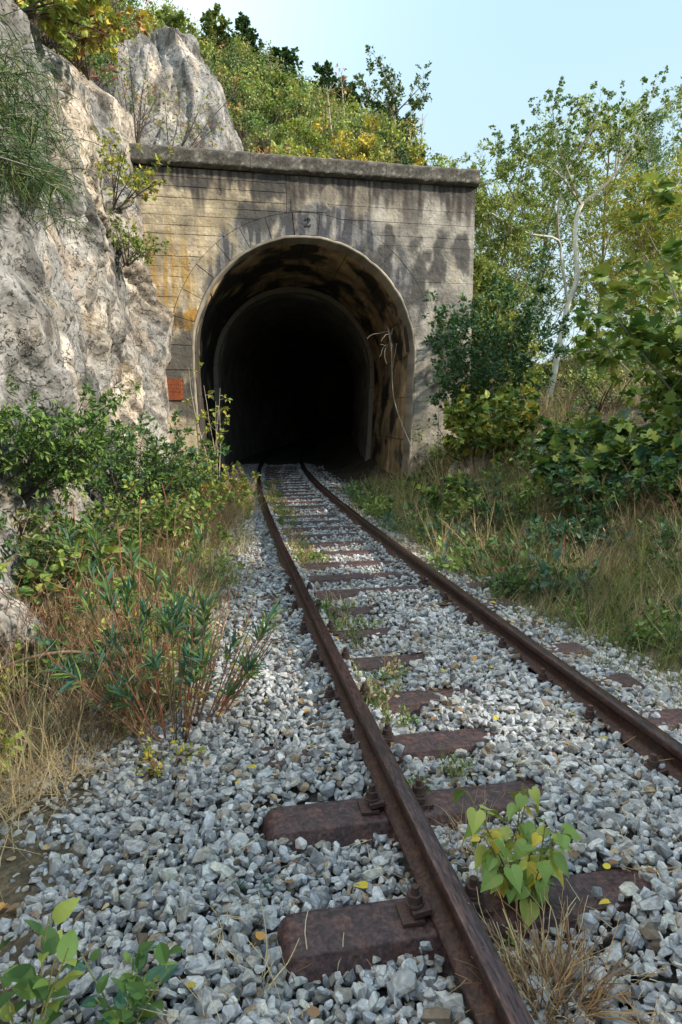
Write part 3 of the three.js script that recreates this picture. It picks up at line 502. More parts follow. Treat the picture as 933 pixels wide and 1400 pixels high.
{
  const list = [], proj = V(0, 0, 0);
  const covered = (x, y, z, r) => { // stones keep off rails and off the bare tops of sleepers
    const u = x - xc(z); for (const s of [-0.53, 0.53]) if (Math.abs(u - s) < 0.03 + r * 0.8) return true;
    for (let i = 0; i < sleeperZ.length; i++) { const sz = sleeperZ[i], near = z > -2.25, e = 0.012 * (hash(Math.round(x * 30), i, 3) - 0.5); if (Math.abs(z - sz) > (near && u < 0 ? 0.07 : 0.048) + r * 0.6 + e) continue; if (u < -0.6 && u > -0.98 && near) return R() > 0.02; if (u > -0.5 && u < -0.02 + 0.2 * hash(i, 1, 1) && z > -4.6) return R() > 0.06; if (z < -4.6 && Math.abs(u) < 0.45) return R() < 0.6; }
    return false;
  };
  for (let z = 0.2; z > -18;) {
    const far = -z, sp = far < 4 ? 0.0275 : far < 8 ? 0.036 : 0.05;
    for (let u = -2.4; u < 2.0; u += sp) for (let layer = 0; layer < (far < 9 ? 3 : 2); layer++) {
      if (layer === 2 && R() > 0.3) continue; if (layer === 1 && R() > 0.75) continue;
      const x = xc(z) + u + rr(-0.5, 0.5) * sp, zz = z + rr(-0.5, 0.5) * sp;
      if (x < vergeL(zz) - 0.25 - 0.5 * R() * R() || x > vergeR(zz) + 0.1 + 0.5 * R() * R()) continue;
      const big = R(), r = (big > 0.93 ? rr(0.024, 0.033) : big > 0.5 ? rr(0.015, 0.022) : rr(0.009, 0.016)) * (far > 8 ? 1.25 : 1), y = bed(x, zz) - 0.022 + layer * 0.014 + rr(-0.006, 0.008);
      if (covered(x, y, zz, r)) continue;
      if (zz < ZF && Math.abs(x - AX - bend(-zz + ZF)) > 2) continue;
      const t = R(), k = rr(0.45, 1.3), col = t < 0.5 ? [0.425, 0.44, 0.475] : t < 0.78 ? [0.59, 0.60, 0.62] : t < 0.95 ? [0.52, 0.485, 0.43] : [0.30, 0.23, 0.17];
      list.push({ x, y, z: zz, r, layer, col: col.map(q => q * k), q: new THREE.Quaternion().setFromAxisAngle(rdir(), rr(0, 6.28)), g: Math.floor(R() * 14), s: [rr(0.85, 1.2), rr(0.85, 1.2), rr(0.8, 1.1)] });
    }
    z -= sp;
  }
  const vis = list.filter(o => { if (o.layer === 0) return false; proj.set(o.x, o.y, o.z).project(camera); return Math.abs(proj.x) < 0.97 && Math.abs(proj.y) < 0.97 && proj.z < 1; });
  vis.sort((a, b) => b.r / Math.hypot(b.x, b.y - 1.3, b.z) - a.r / Math.hypot(a.x, a.y - 1.3, a.z));
  const big = new Set(vis.slice(0, 300)), mats = {};
  for (const o of big) { const key = o.col.map(q => Math.round(q * 24)).join(); const m = mats[key] ??= Object.assign(M.stone.clone(), { color: new THREE.Color().setRGB(...o.col.map(q => Math.min(0.9, q * 1.95))) }); const s = part(stoneG[o.g], m, 'stone', bedMesh); s.position.set(o.x, o.y, o.z); s.quaternion.copy(o.q); s.scale.set(o.r * o.s[0], o.r * o.s[1], o.r * o.s[2]); }
  const rest = list.filter(o => !big.has(o)), m4 = new THREE.Matrix4(), grav = new THREE.Group();
  for (let v = 0; v < 14; v++) {
    const l = rest.filter(o => o.g === v), im = new THREE.InstancedMesh(stoneG[v], M.stone, l.length);
    l.forEach((o, i) => { m4.compose(V(o.x, o.y, o.z), o.q, V(o.r * o.s[0], o.r * o.s[1], o.r * o.s[2])); im.setMatrixAt(i, m4); im.setColorAt(i, new THREE.Color().setRGB(...o.col.map(q => Math.min(0.9, q * 1.95)))); });
    im.name = 'gravel'; im.userData.kind = 'stuff'; bedMesh.add(im);
  }
  console.log('stones', list.length);
}

// ---------------------------------------------------------------- plants
const C = { dark: [0.045, 0.105, 0.03], mid: [0.085, 0.17, 0.04], fresh: [0.19, 0.30, 0.065], lime: [0.37, 0.43, 0.09], yel: [0.60, 0.47, 0.06], org: [0.52, 0.28, 0.09], red: [0.38, 0.13, 0.08], blue: [0.075, 0.18, 0.12], olive: [0.24, 0.26, 0.085], dry: [0.54, 0.42, 0.24], straw: [0.66, 0.55, 0.34], brown: [0.27, 0.17, 0.10] };
const BARK = { grey: [0.24, 0.22, 0.19], dark: [0.07, 0.055, 0.045], white: [0.62, 0.60, 0.55], red: [0.26, 0.10, 0.06], brown: [0.16, 0.11, 0.075], pale: [0.36, 0.31, 0.24] };
function plant(name, label, category, pos, seed, fn, o = {}) {
  R = rngOf(seed); const g = thing(name, label, category, pos, o.turn ?? 0, o.group), wb = new GB(), lb = new GB(); fn(wb, lb, g);
  if (wb.p.length) part(wb.geo(), M.wood, o.wood ?? 'stem', g); if (lb.p.length) part(lb.geo(), o.mat ?? M.leaf, o.leafName ?? 'foliage', g); return g;
}
const tree = (name, label, pos, seed, o, group) => plant(name, label, o.cat ?? 'tree', pos, seed, (wb, lb) => {
  const tp = curve(V(0, -0.15, 0), V(o.lean ?? 0, 1, o.leanZ ?? 0), o.h, 9, 0.15, o.wob ?? 0.07); grow(wb, lb, { trunk: tp, ...o });
}, { wood: 'trunk', leafName: 'crown', group });
const shrub = (name, label, pos, seed, o, group) => plant(name, label, o.cat ?? 'shrub', pos, seed, (wb, lb) => {
  for (let i = 0; i < o.stems; i++) {
    const az = i * 2.4 + rr(-0.4, 0.4), d = V(Math.cos(az) * o.open, 1, Math.sin(az) * o.open); if (o.dir) d.add(o.dir);
    const tp = curve(V(rr(-0.05, 0.05), -0.08, rr(-0.05, 0.05)), d, o.h * rr(0.6, 1.15), 7, o.rise ?? 0.1, o.wob ?? 0.1);
    grow(wb, lb, { trunk: tp, r0: 0.012, start: 0.25, spread: 0.9, up: 0.2, twigWood: true, bark: BARK.brown, limbLen: o.h * 0.4, limbs: 6, subs: 3, twigs: 2, sides: 5, ...o });
  }
}, { group });
// bushes massed together: clumps of leaves round hidden twigs
function massBush(lb, wb, x, y, z, r, h, n, cols, len, wid, bark) {
  const k = Math.max(6, Math.round(n / 36));
  for (let i = 0; i < k; i++) {
    const d = rdir(); d.y = Math.abs(d.y) * 1.1 - 0.15; const q = 0.45 + 0.55 * Math.cbrt(R()), c = V(x + d.x * r * q, y + h * (0.35 + 0.6 * d.y * q), z + d.z * r * q), cr = r * rr(0.2, 0.38);
    if (wb && i % 2 === 0) tube(wb, [V(x, y, z), V(lerp(x, c.x, 0.5), lerp(y, c.y, 0.65), lerp(z, c.z, 0.5)), c], 0.018, 0.005, 3, bark);
    const tint = pick(cols);
    for (let j = 0; j < 36; j++) { const e = rdir().multiplyScalar(cr * Math.cbrt(R())); dleaf(lb, c.clone().add(e), rdir(), rdir().add(UP).normalize(), len * rr(0.6, 1.2), wid * rr(0.6, 1.2), jit(R() < 0.8 ? tint : pick(cols), 0.3)); }
  }
}
function massed(name, label, category, seed, fn) { R = rngOf(seed); const lb = new GB(), wb = new GB(); fn(lb, wb); const n = lb.p.length / 3; lb.p = lb.p.concat(wb.p); lb.c = lb.c.concat(wb.c); return stuff(new THREE.Mesh(lb.geo(), M.leaf), name, label, category); }

// the wooded hill behind the portal
massed('hillside_thicket', 'autumn scrub of green, yellow and orange bushes covering the hillside behind the portal', 'scrub', 101, (lb, wb) => {
  for (let i = 0; i < 520; i++) {
    const z = -13.2 - 14 * R(), x = rr(-6, 8.5), y = hill(x, z); if (y < ground(Math.max(x, 3), z) + 1.2) continue;
    if (z > -16.6 && x > -2.6 && x < 0.8) continue;
    const q = fbm(x * 0.35, z * 0.35, 7, 2) + rr(-0.25, 0.25), near = sm(-18, -13, z);
    if (x > 3.7 + 0.2 * (-12.6 - z) + 0.9) continue; const cols = x > 2.6 && x < 4.4 && near > 0.5 && R() < 0.6 ? [C.yel, C.lime, C.olive] : q < -0.15 ? [C.dark, C.mid, C.olive] : q < 0.15 ? [C.lime, C.olive, C.fresh] : q < 0.24 ? [C.olive, C.org, C.lime] : [C.lime, C.lime, C.yel, C.fresh];
    const r = rr(0.4, 0.8) * (near > 0.6 ? 0.75 : 1); massBush(lb, wb, x, y - 0.1, z, r, r * rr(1.2, 1.9), 430, cols, 0.085, 0.06, BARK.pale);
  }
});
massed('clifftop_thicket', 'mixed green and reddish bushes along the slope above the left cliff', 'scrub', 102, (lb, wb) => {
  for (let i = 0; i < 150; i++) {
    const z = rr(-13.2, -4.5), T = cliffTop(z), [x, y] = cliffPoint(z, T + 0.35 + 3.6 * R()); const q = R();
    const cols = q < 0.4 ? [C.lime, C.fresh, C.mid] : q < 0.7 ? [C.mid, C.olive, C.dark] : q < 0.85 ? [C.org, C.red, C.olive] : [C.yel, C.lime];
    const r = rr(0.3, 0.65); massBush(lb, wb, x, y, z, r, r * rr(1.0, 1.6), 380, cols, 0.06, 0.045, BARK.brown);
  }
});
const oak = { h: 2.2, r0: 0.07, bark: BARK.grey, limbs: 13, limbLen: 1.25, subs: 5, twigs: 4, start: 0.15, spread: 1.1, up: 0.5, leaf: { n: 15, len: 0.11, wid: 0.075, shape: 'diamond', cols: [C.dark, C.mid, C.dark] } };
for (const [x, z, s, l, cols] of [
  [1.4, -23.5, 0.7, 'round dark green oak on the ridge, uppermost of the dark ridge trees', 0], [2.6, -23.6, 0.75, 'dark green oak on the ridge just right of the uppermost one', 0], [3.9, -23.0, 0.8, 'broad dark green oak in the middle of the ridge line', 0], [4.8, -22.2, 0.85, 'dark green oak on the ridge right of the broad middle one', 0],
  [5.5, -21, 0.75, 'dark oak left of the bare-trunked tree above the portal', 0], [5.6, -19.6, 0.7, 'low dark oak right behind the bare-trunked tree above the portal', 0], [0.3, -24, 0.7, 'olive-green tree high on the ridge near the rock outcrop', 1], [5.4, -17.6, 0.5, 'small dark bush-like tree at the right foot of the ridge', 0],
  [-0.6, -20, 0.8, 'yellow-green tree directly behind the rock outcrop peak', 2], [2.0, -19, 0.6, 'yellow-green tree on the middle of the hillside', 2]]) {
  tree('hillside_tree', l, [x, hill(x, z) - 0.1, z], 200 + Math.round(x * 10 + z), { ...oak, h: 2.2 * s, limbLen: 1.1 * s, leaf: { ...oak.leaf, cols: [[C.dark, C.mid, C.dark], [C.olive, C.mid, C.lime], [C.lime, C.fresh, C.olive]][cols] } }, 'trees on the hillside');
}
tree('hillside_tree', 'tree with bare forked grey trunk and rounded top above the portal', [4.9, hill(4.9, -18.6) - 0.1, -18.6], 231, { h: 1.9, r0: 0.1, wob: 0.1, lean: 0.15, bark: BARK.grey, limbs: 7, limbLen: 1.15, subs: 6, twigs: 5, start: 0.55, spread: 1.1, up: 0.4, profile: () => 0.85, leaf: { n: 14, len: 0.09, wid: 0.055, shape: 'diamond', cols: [C.mid, C.olive, C.dark] } });
for (const [x, z, h, s, l, lf] of [[5.7, -18, 2.3, 3, 'thin bare dead sapling on the skyline nearest the sky gap', 0], [5.3, -17.6, 1.6, 4, 'short bare dead sapling left of the tall thin one on the skyline', 0], [3.6, -18, 2.0, 5, 'slender half-bare sapling with reddish leaves above the portal', 1], [2.7, -15, 1.4, 6, 'pale bare sapling leaning above the yellow scrub', 0]])
  plant('bare_sapling', l, 'sapling', [x, hill(x, z) - 0.1, z], 240 + s, (wb, lb) => { grow(wb, lb, { trunk: curve(V(0, 0, 0), V(-0.1, 1, 0), h, 8, 0.2, 0.06), r0: 0.03, bark: BARK.pale, limbs: 9, limbLen: 0.5, subs: 2, twigs: 1, start: 0.35, twigWood: true, spread: 0.6, up: 0.7, leaf: { n: lf ? 6 : 0, len: 0.07, wid: 0.05, shape: 'diamond', cols: [C.red, C.org] } }); }, { wood: 'trunk', leafName: 'crown' });

// trees on the right
const wil = { r0: 0.07, bark: BARK.grey, limbs: 26, subs: 7, twigs: 6, start: 0.06, spread: 0.7, up: 0.9, limbLen: 2.2, droop: 0.1, twigWood: true, leaf: { n: 15, len: 0.11, wid: 0.038, shape: 'diamond', tilt: 1.2, cols: [C.lime, C.lime, C.fresh, C.olive] } };
for (const [x, z, h, L, l, k] of [
  [6.1, -15.2, 5.6, 1.9, 'willow with thin upright stems right beside the portal corner', 0], [7.2, -17.8, 6.3, 2.2, 'light green willow behind the portal corner willow', 0], [9.2, -19, 6.6, 2.5, 'tall light green willow behind the white-barked tree', 0], [11.2, -18.2, 6.2, 2.5, 'bright yellow-green willow right of the white-barked tree', 1],
  [13.4, -20, 7.2, 2.6, 'hazy grey-green willow farthest back on the right', 2], [10.2, -14.2, 3.6, 1.9, 'bushy yellow-green willow in front, at the right of the white trunk', 1], [7.0, -16.6, 3.4, 1.6, 'low willow bush left of the white-barked tree foot', 1], [12.6, -15.5, 5.0, 2.4, 'dense willow behind the fig at the right edge', 0], [6.3, -14.2, 2.6, 1.2, 'thin yellow-green willow bush beside the dark evergreen shrub', 1]])
  tree('willow_tree', l, [x, ground(x, z) - 0.1, z], 300 + Math.round(x * 7), { ...wil, h, limbLen: L, leaf: { ...wil.leaf, cols: k === 1 ? [C.lime, C.lime, C.yel, C.fresh] : k === 2 ? [C.olive, C.blue, C.fresh] : wil.leaf.cols } }, 'willows on the right bank');
// the white-barked forked tree
plant('poplar_tree', 'slender white-barked forked tree standing out before the willows', 'tree', [8.06, 1.4, -15], 333, (wb, lb) => {
  const b = V(8.06, 1.4, -15), P = a => a.map(([x, y, dz = 0]) => V(x, y, -15 + dz).sub(b)), leafO = { n: 18, len: 0.06, wid: 0.048, shape: 'diamond', tilt: 1.3, cols: [C.mid, C.fresh, C.olive, C.fresh] };
  const sm3 = a => new THREE.CatmullRomCurve3(a).getPoints(14);
  const stem = sm3(P([[7.85, 1.2], [8.06, 2.06], [8.2, 3.02], [8.39, 4.0]])), main = sm3(P([[8.37, 3.95], [8.52, 4.55, 0.1], [8.42, 5.38, 0.1], [8.51, 6.0, 0], [8.63, 6.25, 0]])), second = sm3(P([[8.37, 3.95], [8.04, 4.95, 0.2], [7.9, 5.3, 0.3], [7.05, 5.4, 0.4], [6.15, 5.75, 0.5]]));
  tube(wb, stem, 0.085, 0.065, 8, BARK.white); tube(wb, main, 0.06, 0.045, 8, BARK.white); tube(wb, second, 0.042, 0.012, 6, BARK.white);
  const limbs = [P([[8.6, 6.2], [8.25, 7.0, -0.1], [8.06, 7.5, -0.2], [7.84, 8.4, -0.2]]), P([[8.6, 6.2], [9.2, 6.75, 0.2], [9.57, 7.3, 0.3], [10.05, 8.7, 0.4]]), P([[8.6, 6.2], [7.9, 6.75, 0.2], [7.3, 7.0, 0.3], [6.6, 7.25, 0.3]]), P([[9.3, 6.85, 0.2], [9.5, 7.6, -0.1], [9.6, 8.3, -0.2]]), P([[8.2, 7.1, -0.1], [8.6, 7.7, 0.2], [8.75, 8.3, 0.3]]), P([[7.95, 5.2, 0.25], [7.9, 6.0, 0.2], [8.0, 6.8, 0.3]])];
  limbs.forEach((l, i) => { const c = sm3(l); tube(wb, c, 0.034, 0.01, 6, i < 3 ? BARK.pale : BARK.grey); grow(wb, lb, { trunk: c, bark: BARK.grey, limbs: i < 3 ? 12 : 8, limbLen: 0.62, subs: 4, twigs: 2, start: i < 3 ? 0.45 : 0.3, spread: 0.8, up: 0.4, twigWood: true, r0: 0, profile: () => 1, leaf: leafO }); });
  grow(wb, lb, { trunk: second, bark: BARK.grey, limbs: 6, limbLen: 0.6, subs: 2, twigs: 2, start: 0.5, up: 0.4, twigWood: true, leaf: { ...leafO, n: 3 } });
}, { wood: 'trunk', leafName: 'crown' });
// broad trees standing along the bank to the right, which keep the track in shade
for (const [x, z, h, l] of [[8.4, -7.6, 4.3, 'broad leafy tree beyond the fig at the right edge, dark twigs against the sky'], [8.6, -3.8, 4.6, 'broad leafy tree on the right bank level with the nearer sleepers'], [8.2, -0.6, 4.6, 'broad leafy tree on the right bank level with the camera'], [8.6, 2.4, 4.8, 'broad leafy tree on the right bank just behind the camera']])
  tree('broadleaf_tree', l, [x, ground(x, z) - 0.1, z], 400 + Math.round(x * 5 - z * 3), { h, r0: 0.12, bark: BARK.grey, limbs: 18, limbLen: 2.4, subs: 6, twigs: 5, start: 0.12, spread: 1, up: 0.6, profile: t => 0.9 - 0.4 * t, leaf: { n: 9, len: 0.15, wid: 0.1, shape: 'diamond', cols: [C.mid, C.fresh, C.dark] } }, 'broad trees along the right bank');
tree('willow_tree', 'slim willow bush tucked against the right flank of the portal', [5.6, ground(5.6, -13.4) - 0.1, -13.4], 391, { ...wil, h: 3.6, limbLen: 1.3, limbs: 20 }, 'willows on the right bank');
massed('undergrowth', 'tangled undergrowth of small bushes and twigs on the right bank', 'undergrowth', 103, (lb, wb) => {
  for (let i = 0; i < 230; i++) {
    const z = rr(-21, -5.5), x = vergeR(z) + 2.0 + 8.5 * R(); const y = ground(x, z); if (z < -12 && x < 5.3) continue; if (x < 5.0 && z > -9 && R() < 0.6) continue; if (z > -14.6 && -x / z > 0.44 && -x / z < 0.6 && R() < 0.8) continue;
    const r = rr(0.35, 0.8), q = R(); massBush(lb, wb, x, y - 0.05, z, r, r * rr(0.9, 1.5), 250, q < 0.4 ? [C.olive, C.mid, C.lime] : q < 0.7 ? [C.mid, C.dark, C.fresh] : [C.olive, C.brown, C.lime], 0.07, 0.045, BARK.brown);
  }
});
// shrubs by the right-hand verge
shrub('evergreen_shrub', 'dense dark green shrub leaning on the right side of the portal', [4.55, 0.1, -10.7], 501, { stems: 9, h: 3.0, open: 0.27, limbs: 9, limbLen: 0.62, subs: 4, twigs: 4, start: 0.58, profile: () => 0.9, up: 0.3, bark: BARK.dark, leaf: { n: 8, len: 0.085, wid: 0.05, shape: 'diamond', cols: [C.mid, C.blue, C.mid, C.dark] } });
shrub('heart_leaved_shrub', 'bright shrub with heart-shaped green and yellow leaves below the dark evergreen shrub', [4.1, 0.0, -9.7], 502, { stems: 12, h: 1.8, open: 0.42, limbs: 7, limbLen: 0.55, subs: 3, twigs: 2, start: 0.5, up: 0.1, leaf: { n: 5, len: 0.11, wid: 0.095, shape: 'heart', tilt: 0.8, curl: 0.25, cols: [C.fresh, C.fresh, C.lime, C.lime, C.mid, C.yel] } });
shrub('heart_leaved_shrub', 'low heart-leaved shrub on the ground in front of the bright one', [3.7, -0.05, -9.0], 503, { stems: 8, h: 0.7, open: 0.8, limbs: 5, limbLen: 0.4, subs: 2, twigs: 2, leaf: { n: 5, len: 0.1, wid: 0.085, shape: 'heart', cols: [C.mid, C.blue, C.fresh, C.lime] } });
shrub('fig_tree', 'fig bush with large lobed leaves and grey branches at the right edge', [6.15, 0.4, -6.6], 1504, { cat: 'tree', stems: 14, h: 3.2, open: 0.62, dir: V(-0.06, 0, 0), limbs: 7, limbLen: 0.9, subs: 3, twigs: 2, start: 0.25, up: 0.25, rise: 0.0, r0: 0.02, bark: BARK.grey, wob: 0.14, leaf: { n: 6, len: 0.15, wid: 0.14, shape: 'fig', tilt: 0.6, curl: 0.25, stalk: 0.05, cols: [C.fresh, C.fresh, C.mid, C.lime, C.lime, C.fresh] } });
shrub('fig_tree', 'lower fig bush spreading dark leaves over the grass at right', [4.75, 0.1, -6.6], 505, { cat: 'tree', stems: 11, h: 1.45, open: 1.0, dir: V(-0.2, 0, 0.1), limbs: 6, limbLen: 0.7, subs: 3, twigs: 2, start: 0.3, up: 0.1, r0: 0.014, bark: BARK.grey, leaf: { n: 6, len: 0.14, wid: 0.125, shape: 'fig', tilt: 0.5, curl: 0.25, stalk: 0.04, cols: [C.mid, C.fresh, C.blue, C.lime] } });
shrub('willow_shrub', 'yellow-green fine-leaved shrub between the heart-leaved shrub and the fig', [5.3, 0.4, -9.2], 506, { stems: 8, h: 0.9, open: 0.5, limbs: 7, limbLen: 0.6, subs: 3, twigs: 3, bark: BARK.pale, leaf: { n: 8, len: 0.08, wid: 0.03, shape: 'diamond', cols: [C.lime, C.fresh, C.olive, C.lime] } });
shrub('willow_shrub', 'low yellow-green shrub in the grass in front of the fig', [3.75, -0.05, -6.9], 507, { stems: 9, h: 0.8, open: 0.7, limbs: 6, limbLen: 0.4, subs: 2, twigs: 3, bark: BARK.pale, leaf: { n: 7, len: 0.07, wid: 0.03, shape: 'diamond', cols: [C.lime, C.fresh, C.mid] } });
shrub('heart_leaved_shrub', 'heart-leaved shrub in the grass nearest the right rail', [3.1, -0.05, -8.3], 508, { stems: 7, h: 0.55, open: 0.9, limbs: 5, limbLen: 0.3, subs: 2, twigs: 2, leaf: { n: 5, len: 0.085, wid: 0.07, shape: 'heart', cols: [C.fresh, C.lime, C.mid] } });
for (const [x, z, h, s, l, cols] of [[3.9, -6.1, 0.75, 561, 'dark green leafy bush in the grass below the fig', [C.mid, C.blue, C.dark, C.fresh]], [3.3, -5.6, 0.5, 562, 'low blue-green bush nearest the camera in the right-hand grass', [C.blue, C.mid, C.dark]], [4.4, -7.9, 0.95, 563, 'mid-green bush between the fig and the heart-leaved shrub', [C.mid, C.fresh, C.olive]], [4.5, -5.4, 0.7, 564, 'green bush at the right edge under the fig leaves', [C.mid, C.dark, C.fresh]], [3.0, -7.4, 0.5, 565, 'olive bush in the grass a step from the right rail', [C.olive, C.mid, C.lime]]])
  shrub('verge_shrub', l, [x, ground(x, z) - 0.03, z], s, { stems: 9, h, open: 0.75, limbs: 6, limbLen: h * 0.5, subs: 3, twigs: 2, leaf: { n: 7, len: 0.075, wid: 0.05, shape: 'diamond', cols } }, 'bushes in the right verge');
// spurge: red stems with whorls of narrow leaves
const spurge = (label, pos, seed, n, h, open, cols, dry) => plant('spurge', label, 'spurge', pos, seed, (wb, lb) => {
  for (let i = 0; i < n; i++) {
    const az = rr(0, 6.28), o = open * Math.sqrt(R()), L = h * rr(0.45, 1.05), tp = curve(V(Math.cos(az) * o * 0.3, -0.04, Math.sin(az) * o * 0.3), V(Math.cos(az) * o * 1.6, 1, Math.sin(az) * o * 1.6), L, 7, 0.25, 0.07), green = R() > dry;
    tube(wb, tp, rr(0.003, 0.005), 0.002, 5, R() < 0.7 ? BARK.red : BARK.brown);
    sprout(lb, tp, { n: green ? 24 : 6, from: green ? 0.8 : 0.4, len: green ? 0.095 : 0.045, wid: 0.014, shape: 'lance', lift: 0.25, tilt: 0.5, stalk: 0.004, cols: green ? cols : [C.dry, C.brown, C.olive] });
    if (R() < 0.5) sprout(lb, tp, { n: 6, from: 0.2, len: 0.03, wid: 0.015, shape: 'diamond', cols: [C.lime, C.yel, C.dry] });
  }
});
spurge('tall spurge with reddish stems and narrow leaves in the left foreground', [-0.2, -0.06, -2.85], 511, 84, 0.68, 0.5, [C.blue, C.mid, C.fresh, C.blue], 0.55);
spurge('spurge with lanky red stems behind the tall foreground one', [-0.42, -0.06, -3.5], 512, 22, 0.95, 0.3, [C.blue, C.mid, C.fresh], 0.3);
spurge('blue-green spurge in the right-hand grass below the fig', [3.0, -0.05, -5.3], 513, 22, 0.6, 0.5, [C.blue, C.mid], 0.2);
spurge('small spurge in the grass behind the white limestone block', [3.1, -0.05, -7.0], 514, 16, 0.55, 0.45, [C.blue, C.mid, C.fresh], 0.3);
// shrubs on the left
shrub('mastic_shrub', 'dark green shrub hanging over the grey rock at the left edge', [-1.42, 0.75, -5.0], 521, { stems: 14, h: 0.95, open: 0.9, dir: V(0.45, 0, 0.1), limbs: 7, limbLen: 0.42, subs: 3, twigs: 3, bark: BARK.dark, leaf: { n: 8, len: 0.05, wid: 0.022, shape: 'lance', cols: [C.mid, C.fresh, C.fresh, C.mid] } });
shrub('mastic_shrub', 'dark green shrub at the foot of the sunlit cliff', [-0.95, 0.1, -7.6], 522, { stems: 14, h: 1.25, open: 0.6, dir: V(0.1, 0, 0), limbs: 7, limbLen: 0.5, subs: 3, twigs: 3, bark: BARK.dark, leaf: { n: 9, len: 0.058, wid: 0.03, shape: 'diamond', cols: [C.mid, C.fresh, C.blue, C.fresh] } });
shrub('mastic_shrub', 'green shrub between the cliff foot and the tunnel jamb', [-0.55, 0.0, -9.4], 523, { stems: 10, h: 1.05, open: 0.6, limbs: 6, limbLen: 0.45, subs: 3, twigs: 3, leaf: { n: 8, len: 0.06, wid: 0.03, shape: 'diamond', cols: [C.mid, C.fresh, C.blue, C.lime] } });
shrub('mastic_shrub', 'dark green shrub growing lower down the grey rock at left', [-1.3, 0.1, -4.4], 524, { stems: 9, h: 0.8, open: 0.7, dir: V(0.3, 0, 0), limbs: 6, limbLen: 0.4, subs: 3, twigs: 2, leaf: { n: 7, len: 0.05, wid: 0.025, shape: 'lance', cols: [C.mid, C.olive, C.dark] } });
shrub('climbing_sprig', 'slender light green sprig rising before the left jamb', [0.0, -0.05, -10.0], 525, { stems: 5, h: 1.9, open: 0.12, limbs: 6, limbLen: 0.3, subs: 2, twigs: 1, start: 0.2, bark: BARK.pale, leaf: { n: 5, len: 0.075, wid: 0.045, shape: 'ovate', cols: [C.lime, C.fresh, C.lime, C.yel] } });
shrub('bramble', 'yellow-green bramble spreading at the foot of the left jamb', [-0.05, -0.05, -8.8], 526, { stems: 9, h: 0.8, open: 0.8, limbs: 6, limbLen: 0.4, subs: 2, twigs: 2, bark: BARK.red, leaf: { n: 6, len: 0.06, wid: 0.04, shape: 'ovate', cols: [C.lime, C.fresh, C.olive, C.yel] } });
shrub('round_leaved_vine', 'vine with round pale green leaves on the rock behind the spurge', [-1.0, 0.0, -4.2], 527, { stems: 8, h: 0.75, open: 0.8, limbs: 4, limbLen: 0.35, subs: 2, twigs: 1, bark: BARK.red, leaf: { n: 4, len: 0.07, wid: 0.068, shape: 'round', tilt: 0.5, cols: [C.fresh, C.lime, C.mid] } });
shrub('round_leaved_vine', 'low green vine left of the spurge above the straw', [-0.75, -0.08, -3.5], 528, { stems: 7, h: 0.4, open: 1.0, limbs: 4, limbLen: 0.25, subs: 2, twigs: 1, leaf: { n: 5, len: 0.05, wid: 0.042, shape: 'round', cols: [C.mid, C.blue, C.fresh] } });
shrub('round_leaved_vine', 'trailing vine reaching over the ballast from the spurge', [0.0, -0.03, -3.6], 529, { stems: 3, h: 0.42, open: 0.3, dir: V(1.6, -0.3, -0.1), rise: -0.5, limbs: 4, limbLen: 0.1, subs: 1, twigs: 1, leaf: { n: 3, len: 0.05, wid: 0.046, shape: 'round', cols: [C.fresh, C.mid, C.lime] } });
shrub('small_weed', 'yellow-green weed at the foot of the tall spurge', [-0.22, -0.06, -2.5], 530, { cat: 'weed', stems: 7, h: 0.22, open: 1.0, limbs: 4, limbLen: 0.13, subs: 2, twigs: 1, bark: BARK.red, leaf: { n: 7, len: 0.022, wid: 0.013, shape: 'diamond', cols: [C.lime, C.yel, C.lime] } });
shrub('bramble', 'bright green bramble between the cliff foot shrub and the ballast', [-0.45, -0.05, -6.3], 531, { stems: 10, h: 0.75, open: 0.7, limbs: 6, limbLen: 0.4, subs: 2, twigs: 3, bark: BARK.red, leaf: { n: 6, len: 0.055, wid: 0.034, shape: 'ovate', cols: [C.fresh, C.mid, C.lime, C.fresh] } });
shrub('bramble', 'bright green bramble against the rock left of the spurge', [-1.05, 0.0, -5.2], 532, { stems: 10, h: 0.8, open: 0.7, limbs: 6, limbLen: 0.4, subs: 2, twigs: 3, bark: BARK.red, leaf: { n: 6, len: 0.055, wid: 0.034, shape: 'ovate', cols: [C.fresh, C.mid, C.fresh, C.lime] } });
// plants hanging on the cliff
plant('broom_bush', 'drooping green broom with thread-like shoots hanging on the cliff at the left edge', 'shrub', [-1.62, 3.3, -5.3], 541, (wb, lb) => {
  for (let i = 0; i < 60; i++) {
    const tp = curve(V(rr(-0.05, 0.1), rr(-0.5, 0.5), rr(-0.5, 0.6)), V(1, rr(0.1, 0.9), rr(-0.9, 0.3)), rr(0.3, 0.6), 6, -0.5, 0.15); tube(wb, tp, 0.007, 0.002, 4, BARK.grey);
    for (let j = 0; j < 44; j++) { const { p } = along(tp, rr(0.2, 1)), q = curve(p, rdir().add(V(0.25, 0.2, -0.2)), rr(0.12, 0.34), 3, -1.0, 0.1), c = jit(pick([C.dark, C.dark, C.olive, C.mid, C.dark])), w = rdir().multiplyScalar(0.004); for (let k = 0; k < 3; k++) { const a = q[k], b = q[k + 1]; lb.tri(a.clone().add(w), a.clone().sub(w), b, c); if (k < 2) lb.tri(a.clone().add(w), b, b.clone().add(w), c); } }
  }
});
const cliffy = (label, pos, seed, o) => shrub('cliff_shrub', label, pos, seed, { stems: 7, h: 0.85, open: 0.8, limbs: 5, limbLen: 0.4, subs: 2, twigs: 2, bark: BARK.dark, ...o });
cliffy('light green shrub hanging on the cliff beside the cornice end', [-1.2, 4.1, -9.6], 551, { dir: V(0.7, 0.2, 0.1), leaf: { n: 6, len: 0.06, wid: 0.036, shape: 'ovate', cols: [C.lime, C.fresh, C.lime, C.yel] } });
